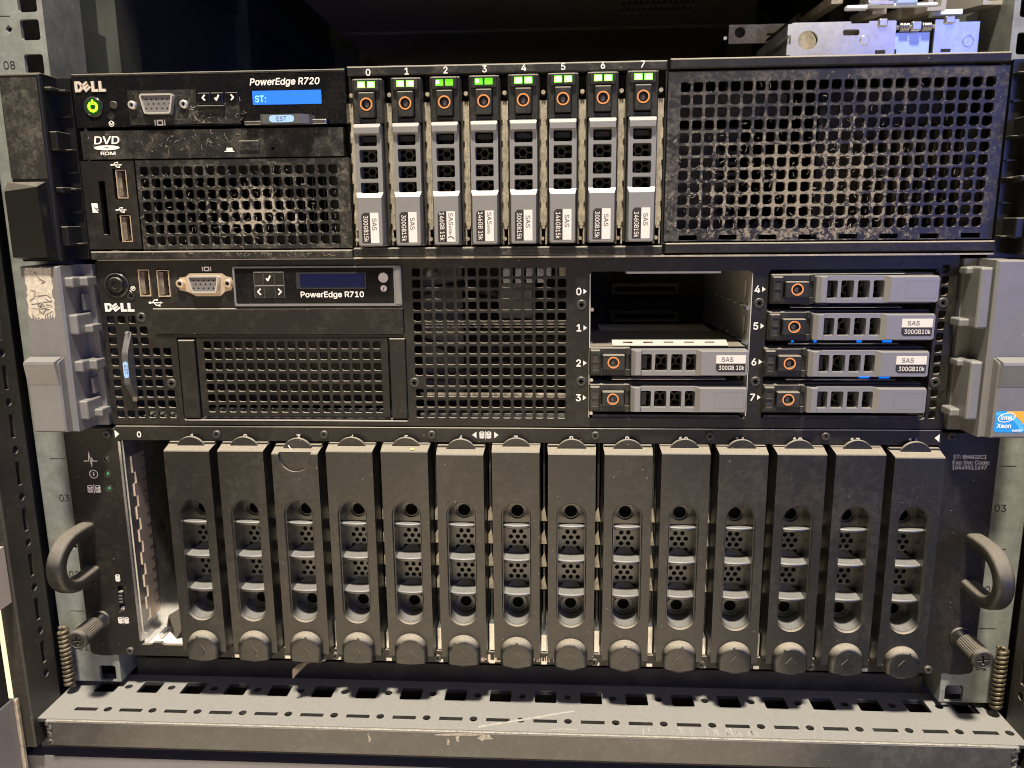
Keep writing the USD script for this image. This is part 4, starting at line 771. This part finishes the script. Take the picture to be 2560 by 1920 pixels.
def twin(x, z, y, k=1.0, arrows=False):
    sh = [disk_icon(x - 2.1 * k, z, 3.0 * k, 4.2 * k, y), disk_icon(x + 2.1 * k, z, 3.0 * k, 4.2 * k, y), sbox(x - .17 * k, z - 2.7 * k, x + .17 * k, z + 2.6 * k)]
    if arrows: sh += [Polygon([(x - 6.8, z), (x - 4.6, z - 1.7), (x - 4.6, z + 1.7)]), Polygon([(x + 6.8, z), (x + 4.6, z - 1.7), (x + 4.6, z + 1.7)])]
    return face(unary_union(sh), y - .12, y)
part(en, 'disks_symbol', twin(-228.0, 98.0, y_), 'white_print'); part(en, 'disks_symbol', twin(-220.0, 21.2, y_, .85), 'white_print'); part(en, 'disks_symbol', twin(-15.8, 129.3, y_, .85, True), 'white_print')
part(en, 'disk_symbol', face(disk_icon(-220.5, 46.6, 2.6, 4.0, y_), y_ - .12, y_), 'white_print')
part(en, 'arrow_symbol', [face(Polygon([(-213.0, 126.6), (-213.0, 130.8), (-210.6, 128.7)]), y_ - .12, y_), face(Polygon([(212.0, 127.0), (212.0, 131.2), (209.6, 129.1)]), y_ - .12, y_)], 'white_print')
PX = [-170.9 + 28.48 * i for i in range(14)]
for i in range(15): part(en, 'slot_number', text(str(i), 3.0, ((-199.8 if i == 0 else PX[i - 1]), 127.0 if i == 0 else 125.9), y_, bold=True, center=True, width=None), 'white_print')
part(en, 'serial_lettering', [text(s, 2.05, (219.6, z), y_, width=w) for s, z, w in (('ST: 8H4D2C1', 118.5, 16.2), ('Exp Svc Code:', 115.6, 18.0), ('18449511697', 112.9, 16.8))], 'white_print')
part(en, 'maker_lettering', dell_emblem(-24.5, .9, 15.0, 4.3, y_, .12) + [text('PowerVault MD1000', 3.3, (-6.2, 1.5), y_, width=44)], 'cream_emblem')
for x, z in ((-217.0, 128.6), (-157.4, 128.9), (-100.1, 129.2), (-43.6, 129.4), (40.7, 129.5), (98.4, 129.6), (155.9, 129.8), (217.4, 130.0), (-217.7, 2.9), (-100.9, 2.8), (-43.9, 2.8), (41.6, 2.4), (99.0, 2.4), (156.7, 2.4), (217.9, 2.3)):
    screw(en, x, z, y_, 2.15, mat='screw_black', proud=1.5, name='socket_screw')
# bow handles and thumb screws
for s in (-1, 1):
    pts = [(YM + 1, 75.4), (YM - 6, 75.9)] + [(YM - 13.5 - 15.8 * math.sin(q), 62.9 + 13.0 * math.cos(q)) for q in np.linspace(0, math.pi, 19)] + [(YM - 6, 49.9), (YM + 1, 50.2)]
    pp_ = np.array(LineString(pts).segmentize(2.5).coords); tg_ = np.gradient(pp_, axis=0); tg_ /= np.linalg.norm(tg_, axis=1)[:, None]; nr_ = np.column_stack([-tg_[:, 1], tg_[:, 0]])
    q = np.linspace(0, 2 * math.pi, 24, endpoint=False); sx_ = 4.4 * np.sign(np.cos(q)) * np.abs(np.cos(q)) ** .55; sn_ = 3.6 * np.sign(np.sin(q)) * np.abs(np.sin(q)) ** .7
    vv = np.array([[s * 234.4 + sx_[j], p_[0] + n_[0] * sn_[j], p_[1] + n_[1] * sn_[j]] for p_, n_ in zip(pp_, nr_) for j in range(24)])
    ff_ = [f3 for i in range(len(pp_) - 1) for j in range(24) for f3 in ([i * 24 + j, i * 24 + (j + 1) % 24, (i + 1) * 24 + (j + 1) % 24], [i * 24 + j, (i + 1) * 24 + (j + 1) % 24, (i + 1) * 24 + j])]
    tt = trimesh.Trimesh(vv, ff_, process=False); tt = trimesh.Trimesh(vv, tt.faces[:, ::-1], process=False) if np.dot(tt.face_normals[0], vv[0] - vv[:24].mean(0)) < 0 else tt
    part(en, 'bow_handle', tt, 'handle_black', smooth=60)
    # thumb screw
    x, z = s * 232.9, 21.2
    ts = part(en, 'thumb_screw', cylf(x, z, 4.0, YM - 7.5, YM, 28), 'steel', smooth=40)
    part(ts, 'screw_collar', cham(circ(x, z, 5.6, 9), YM - 1.0, YM + .2, .4), 'flange_black', smooth=30)
    n = 30; kn = Polygon([(x + (5.1 + .28 * (i % 2)) * math.cos(math.pi * i / n), z + (5.1 + .28 * (i % 2)) * math.sin(math.pi * i / n)) for i in range(2 * n)])
    part(ts, 'knurled_knob', face(kn, YM - 20.5, YM - 6.8), 'handle_black')
    cap = cut(cham(circ(x, z, 5.3, 9), YM - 22.6, YM - 20.4, .7), *[face(affinity.rotate(sbox(x - 2.6, z - .5, x + 2.6, z + .5), q, origin=(x, z)), YM - 30, YM - 21.2) for q in (8, 98)])
    part(ts, 'knob_cap', cap, 'handle_black', smooth=30)
    part(ts, 'cap_ring', torus(x, z, 4.2, .28, YM - 22.5), 'screw_black', smooth=True)
# the fourteen drives
DZM = [0, .1, -1.1, .3, .5, -.9, .6, -.3, -.2, .5, .4, .5, .6, -.7]
BOT = [0, .4, .6, .6, .5, .3, -.2, -.5, -.6, -.4, -.3, 0, .1, -1.0]
mdlab = ['black upright drive beside the empty slot, leftmost of the fourteen', 'second black upright drive from the empty slot', 'black upright drive with a half round hollow under its top tab', 'black upright drive right of the one with a half round hollow', 'black upright drive with a yellow speck on its top edge', 'black upright drive left of the twin disk symbol', 'black upright drive just right of the twin disk symbol, above the maker lettering', 'eighth black upright drive, right of the drive under the twin disk symbol',
         'ninth black upright drive, sixth from the right end', 'tenth black upright drive, fifth from the right end', 'black upright drive with a small dark dot, fourth from the right end', 'black upright drive third from the right end', 'black upright drive second from the right end', 'black upright drive rightmost, next to the serial lettering']
def md_drive(i):
    x, dz = PX[i] + .2, DZM[i]
    t = thing('disk_drive', mdlab[i], 'disk drive', (x, 0, 6), 'upright drives in the disk enclosure')
    yf = YM - 8.8; W = 12.4
    zt, zb = 122.0 + dz, 8.5
    pts = []
    for sx in (-1, 1):
        for y, z in ((yf, zt - .2), (yf + .35, zt + .35), (YM - 2.0, zt + 2.0), (YM + 6, zt + 2.2), (yf, zb), (YM + 6, zb)):
            pts.append((x + sx * (W - (.0 if y > yf + 1 else .35)), y, z))
    h = man(hull(pts))
    zA, zB = 34.6, 88.3
    st = sbox(x - 7.1, zA, x + 7.1, zB).union(circ(x, zA, 7.1, 10)).union(circ(x, zB, 7.1, 10))
    # slot with a softened rim
    rim = hull(ring3(st.buffer(.7), yf - .2) + ring3(st.buffer(.05), yf + .8))
    h = h - man(rim) - man(face(st, yf - 1, YM + 8))
    if i == 2: h = h - man(face(circ(x, zt - 1.2, 8.6, 12), yf - 1, yf + 1.6))
    b = part(t, 'carrier_face', h, 'disk_plastic', smooth=28)
    if i == 2: part(b, 'tab_hollow_edge', torus(x, zt - 1.2, 8.5, .25, yf + .3, 90, 270, 20, 6), 'disk_plastic', smooth=True)
    part(t, 'top_step', bx(x - 12.2, x + 12.2, YM - 2, 8, zt + 2.2, zt + 3.0 - max(0, dz)), 'disk_plastic')
    # slot interior: three curved shelves, two perforated screens, two sockets, sloped floor
    yb = YM + 5.5
    part(t, 'screen', face(holes(sbox(x - 7.2, zA - 6, x + 7.2, zB + 7), [circ(x + .1 + dx * 3.7, z, 1.22, 3) for z0, o_ in ((74.7, 0), (55.1, 1)) for r in range(4) for z in [z0 - r * 3.02] for dx in ((-.5, .5) if (r + o_) % 2 == 0 else (-1, 0, 1))] + [circ(x, 86.4, 3.3, 6), circ(x, 33.8, 3.1, 6)]), yb, yb + .8), 'rib_plastic')
    part(t, 'screen_shadow', bx(x - 7.2, x + 7.2, yb + 5, yb + 5.4, 28, 96), 'hole_black')
    for z in (86.4, 33.8): part(t, 'socket_ring', ringf(x, z, 4.2, 5.2, yb - 1.2, yb, 7), 'rib_plastic')
    for z, dep in ((81.2, 4.0), (62.2, 11.5), (43.0, 11.5)):
        y0 = yf + 3.0
        arc = [(x + 7.15 * q, y0 + 1.6 * q * q) for q in np.linspace(-1, 1, 9)]
        pl = Polygon([(a, -b) for a, b in arc] + [(x + 7.15, -(y0 + dep)), (x - 7.15, -(y0 + dep))])
        sh = put(ext(pl, z, z + 1.5), np.array([[1, 0, 0, 0], [0, -1, 0, 0], [0, 0, 1, 0], [0, 0, 0, 1.0]])); 
        if sh.volume < 0: sh.invert()
        sp = part(t, 'shelf', sh, 'rib_plastic')
        part(sp, 'shelf_rim', tube([(a, b + .2, z + .4) for a, b in arc], 1.15, 8), 'rib_plastic', smooth=True)
    if True:
        for z in (62.2, 43.0): part(t, 'shelf_fillet', hull([(x - 5.5, yb, z + 1.4), (x + 5.5, yb, z + 1.4), (x - 2.5, yb, z + 4.2), (x + 2.5, yb, z + 4.2), (x - 5.5, yb - 2.6, z + 1.4), (x + 5.5, yb - 2.6, z + 1.4)]), 'rib_plastic')
    part(t, 'slot_wall', face(st.buffer(.5).difference(st.buffer(-.25)), yf + 1.2, yb), 'rib_plastic', smooth=30)
    # thumb push at the foot
    zc = 12.3 + BOT[i]
    o = circ(x, zc, 8.9, 12).union(sbox(x - 8.9, 6.3, x + 8.9, zc)); ii = circ(x, zc, 6.7, 12).union(sbox(x - 6.7, 6.3, x + 6.7, zc)); mid = circ(x, zc, 8.2, 12).union(sbox(x - 8.2, 6.3, x + 8.2, zc))
    tp = part(t, 'thumb_push', hull(ring3(o, YM - 1) + ring3(o, yf - .2) + ring3(circ(x, zc, 8.55, 12).union(sbox(x - 8.5, 6.3, x + 8.5, zc)), yf - 2.0) + ring3(circ(x, zc, 7.7, 12).union(sbox(x - 7.7, 6.3, x + 7.7, zc)), yf - 3.2) + ring3(ii, yf - 3.9)), 'disk_plastic', smooth=35)
    yy = yf - 3.9
    part(tp, 'arrow', face(Polygon([(x - 2.9, 11.2), (x, 14.6), (x + 2.9, 11.2), (x + 1.3, 11.2), (x + 1.3, 8.6), (x - 1.3, 8.6), (x - 1.3, 11.2)]), yy - .35, yy), 'disk_plastic')
    part(t, 'release_tab', cham(circ(x, 120.3 + dz * .5, 8.15, 12).intersection(sbox(x - 9, 121.2 + dz, x + 9, 140)), YM - 3.6, YM - 2.2, .3), 'disk_plastic')
    part(t, 'drive_body', bx(x - 12.4, x + 12.4, yb + 6, 150, 8, 122), 'inner_dark')
    if i == 0:
        lb = part(t, 'barcode_label', bx(x - 12.6, x - 12.4, yb + 6.5, yb + 10, 70, 114), 'label_white'); part(lb, 'barcode', [bx(x - 12.66, x - 12.6, yb + 7.2, yb + 9.2, z, z + .35 + .4 * (k % 3)) for k, z in enumerate(np.arange(74, 110, 1.5))], 'black_print')
    if i == 4: part(t, 'yellow_speck', rbox(x + 3.2, x + 5.2, yf + .6, yf + 2.4, zt + .9, zt + 1.35, .1, .3), 'yellow_chip')
    if i == 2: part(t, 'white_sliver', tube([(x - 4.6, YM - 3.9, 124.2), (x - 2.9, YM - 4.6, 121.9)], .28, 5), 'white_chip')
    if i == 10: part(t, 'dark_dot', cylf(x + .2, 112.6, .65, yf - .05, yf), 'hole_black')
for i in range(14): md_drive(i)
# thin bright dividers that show in the gaps
for i in range(14):
    x = PX[i] + .2 + 14.24
    if i == 13: continue
    dv = part(en, 'bay_divider', bx(x - .5, x + .5, YM + 5, 120, 5, 124), 'inner_dark')
    part(dv, 'divider_tip', [hull([(x + a, y, z) for a, y, z in ((-1.4, YM + 4.6, z0), (1.4, YM + 4.6, z0), (-1.4, YM + 4.6, z0 + 5.2), (.2, YM + 4.6, z0 + 8.2), (-1.4, YM + 8, z0), (1.4, YM + 8, z0))]) for z0 in (42, 55, 68, 81)], 'zinc_dusty')
    parts(dv, 'divider_foot', [bx(x - 1.3, x + 1.3, YM + 1.0, 12, 7.4, 17 + 3 * (i % 3)), bx(x - 1.5, x + 1.5, YM - .3, YM, .2, 2.0)], 'bright_zinc')

# ================================================================ things above and around
ln = thing('lint_tuft', 'brown tuft of lint hanging under the enclosure, below the third drive', 'lint', (-113, -12, 0))
part(ln, 'lint_strand', hull([(-122.9, -11, -6.5), (-122.2, -12, -6.0), (-122.2, -12.2, -.6), (-120.2, -11.4, -2.2), (-119.4, -12, 2.4), (-117, -12.4, 2.0), (-114, -12, 4.6), (-113.5, -11, 3.4)]), 'lint')
part(ln, 'lint_strand', tube([(-115, -12, 3.8), (-111, -12.2, 4.9), (-107, -12, 4.6), (-103.5, -11.8, 5.6)], [.9, .6, .5, .3], 6), 'lint', smooth=True)

up = thing('mounted_server', 'dark server mounted higher in the rack, its underside hanging over the stack', 'server', (0, 0, 446))
uh = [rr(x, x + 2.6, y, y + 19, 1.2, 2) for x in np.arange(84, 152, 5.6) for y in (318, 342, 366, 420, 444)]
ub = ext(holes(sbox(-217, -2, 214, 720), uh), 446, 447.2)
part(up, 'bottom_panel', ub, 'server_under')
part(up, 'body', [bx(-217, 214, -2, 0, 447.2, 488), bx(-217, -215, 0, 720, 447.2, 488), bx(212, 214, 0, 720, 447.2, 488), bx(-217, 214, 0, 720, 487, 488), bx(-215, 212, 1, 718, 452, 453)], 'deep_black')
parts(up, 'bottom_seam', [bx(-217, 214, y, y + 1, 445.4, 446) for y in (250, 520)], 'server_under')

br = thing('rail_bracket', 'shiny zinc rail bracket with two springs resting just above the top server at right', 'bracket', (170, 0, 311))
bp = sbox(128.2, 305, 175.2, 325.0).union(sbox(128.8, 324, 174.6, 325.2))
bp = holes(bp, [affinity.scale(circ(136.0, 317.6, 1, 10), 4.6, 4.1), rr(151.6, 159.0, 319.2, 321.8, .9), sbox(155.0, 324.3, 163.0, 326)])
part(br, 'bracket_plate', face(bp, 0, 1.4), 'bright_zinc')
part(br, 'plate_rivet', [cham(circ(161.5, 317.2, 2.1, 6), -.5, .1, .3)], 'bright_zinc', smooth=30)
part(br, 'side_fold', [bx(126.2, 128.2, -1.5, 40, 319.5, 324.2), bx(126.2, 128.2, -1.5, 40, 311, 315.6), bx(127.2, 128.2, 1.4, 60, 306, 325)], 'bright_zinc')
part(br, 'hole_cup', cylf(136.0, 317.6, 6.0, 7, 8), 'zinc_dusty'); part(br, 'slot_back', bx(150, 160, 6, 7, 317, 323), 'zinc_dusty')
part(br, 'blue_plate', face(sbox(175.8, 305, 191.6, 320.4), 2.5, 3.6), 'rail_blue')
ep = holes(sbox(192.6, 305, 212.3, 324.0).union(sbox(192.6, 322, 203, 325.2)), [])
part(br, 'end_plate', face(ep, .2, 1.6), 'bright_zinc'); part(br, 'end_rivet', ringf(207.8, 315.8, 2.2, 2.5, -.1, .25), 'steel')
parts(br, 'plate_tab', [rbox(167.0, 171.0, -1.2, 1, 322.6, 326.0, .5, .5), rbox(196.4, 200.8, -1.2, 1, 323.2, 326.4, .5, .5)], 'bright_zinc')
part(br, 'notch', [bx(166.6, 171.2, -.1, .1, 311.0, 312.6), bx(196.0, 200.4, .1, .3, 311.2, 312.6), bx(174.4, 176.4, .8, 1.6, 308, 313)], 'hole_black')
part(br, 'spring_rod', put(trimesh.creation.cylinder(radius=1.0, height=18.5, sections=14), np.array([[0, 0, 1, 184], [0, 1, 0, 2], [-1, 0, 0, 322.6], [0, 0, 0, 1.0]])), 'steel', smooth=40)
part(br, 'spring_bush', rbox(182.0, 186.6, -.4, 4, 320.6, 324.8, .6, .8), 'bright_zinc')
for x0 in (177.2, 187.2):
    a = np.linspace(0, 6 * 2 * math.pi, 73); part(br, 'torsion_spring', tube(np.column_stack([x0 + 4.2 * a / a[-1], 2 + 1.75 * np.cos(a), 322.6 + 1.75 * np.sin(a)]), .36, 6), 'steel', smooth=True)
part(br, 'bracket_arm', bx(176, 192, 4, 90, 318.6, 319.6), 'zinc_dusty')

b2 = thing('rail_bracket', 'dim grey rail bracket far back beside the zinc bracket, one round hole', 'bracket', (135, 100, 338))
part(b2, 'bracket_plate', face(holes(sbox(120.3, 338.0, 152, 348.2), [circ(126.6, 344.0, 3.0, 8), sbox(142, 342.0, 146, 343.2)]), 100, 101.4), 'zinc_dusty')
part(b2, 'hole_cup', cylf(126.6, 344.0, 4, 104, 105), 'inner_dark'); part(b2, 'bracket_peg', cylf(117.5, 340.2, 1.0, 96, 104), 'steel')
part(b2, 'bracket_lip', hull([(140, 96, 338.4), (152, 70, 340), (152, 70, 347), (152, 100, 348), (152, 100, 338.4)]), 'inner_dark')
def rail(label, p0, p1, w, h, mat):
    t = thing('slide_rail', label, 'rail', p0, None)
    p0, p1 = np.array(p0, float), np.array(p1, float); d = (p1 - p0) / np.linalg.norm(p1 - p0); side = np.cross(d, [0, 0, 1]); side /= np.linalg.norm(side); u = np.cross(side, d)
    prof = Polygon([(-w / 2, -h / 2), (w / 2, -h / 2), (w / 2, h / 2), (w / 2 - 2.2, h / 2), (w / 2 - 2.2, -h / 2 + 1.6), (-w / 2 + 2.2, -h / 2 + 1.6), (-w / 2 + 2.2, h / 2), (-w / 2, h / 2)])
    m = np.eye(4); m[:3, 0] = side; m[:3, 1] = u; m[:3, 2] = -d if np.dot(np.cross(side, u), d) < 0 else d; m[:3, 3] = p0 if np.dot(np.cross(side, u), d) > 0 else p1
    part(t, 'rail_profile', put(ext(prof, 0, float(np.linalg.norm(p1 - p0))), m), mat)
    m2 = m.copy(); part(t, 'inner_slide', put(ext(sbox(-w * .22, -h * .1, w * .22, h * .34), 4, float(np.linalg.norm(p1 - p0)) - 4), m2), 'steel')
rail('broad pale slide rail beside the right post, slanting back above the zinc bracket', (223, 10, 337), (211, 170, 357), 11, 7, 'strip_zinc')
rail('slide rail under the glassy clip, second from the right post', (196, 8, 333.5), (204, 110, 349), 8, 5, 'strip_zinc')
rail('dim slide rail crossing behind the springs of the zinc bracket', (186, 12, 336.5), (214, 90, 352), 5, 4, 'zinc_dusty')
rail('slim slide rail left of the springs, slanting towards the dark gap', (171, 10, 332.5), (190, 95, 348), 6, 4, 'strip_zinc')
rail('leftmost slim slide rail above the far grey bracket', (150, 6, 336.5), (166, 110, 351.5), 5, 4, 'zinc_dusty')
cc = thing('bracket_clip', 'glassy bluish clip and strip at the top border above the zinc bracket', 'clip', (172, 0, 330))
part(cc, 'clip_arm', rbox(152.2, 162.0, -1, 2.5, 330.2, 332.0, .5, .6), 'clear_clip'); part(cc, 'clip_bar', rbox(161.0, 192.8, -.5, 2, 331.0, 332.4, .4, .4), 'clear_clip'); part(cc, 'clip_pad', rbox(161.2, 173, -2, 2.2, 331.2, 333.4, .5, .6), 'bright_zinc'); part(cc, 'blue_block', rbox(174.0, 183.4, -1.5, 6, 331.8, 344, .5, .5), 'rail_blue'); part(cc, 'clip_post', bx(163, 172, 3, 14, 332, 346), 'bright_zinc')
part(cc, 'rail_hook', rbox(197, 211, 14, 18, 330.2, 333, .5, .6), 'clear_clip')
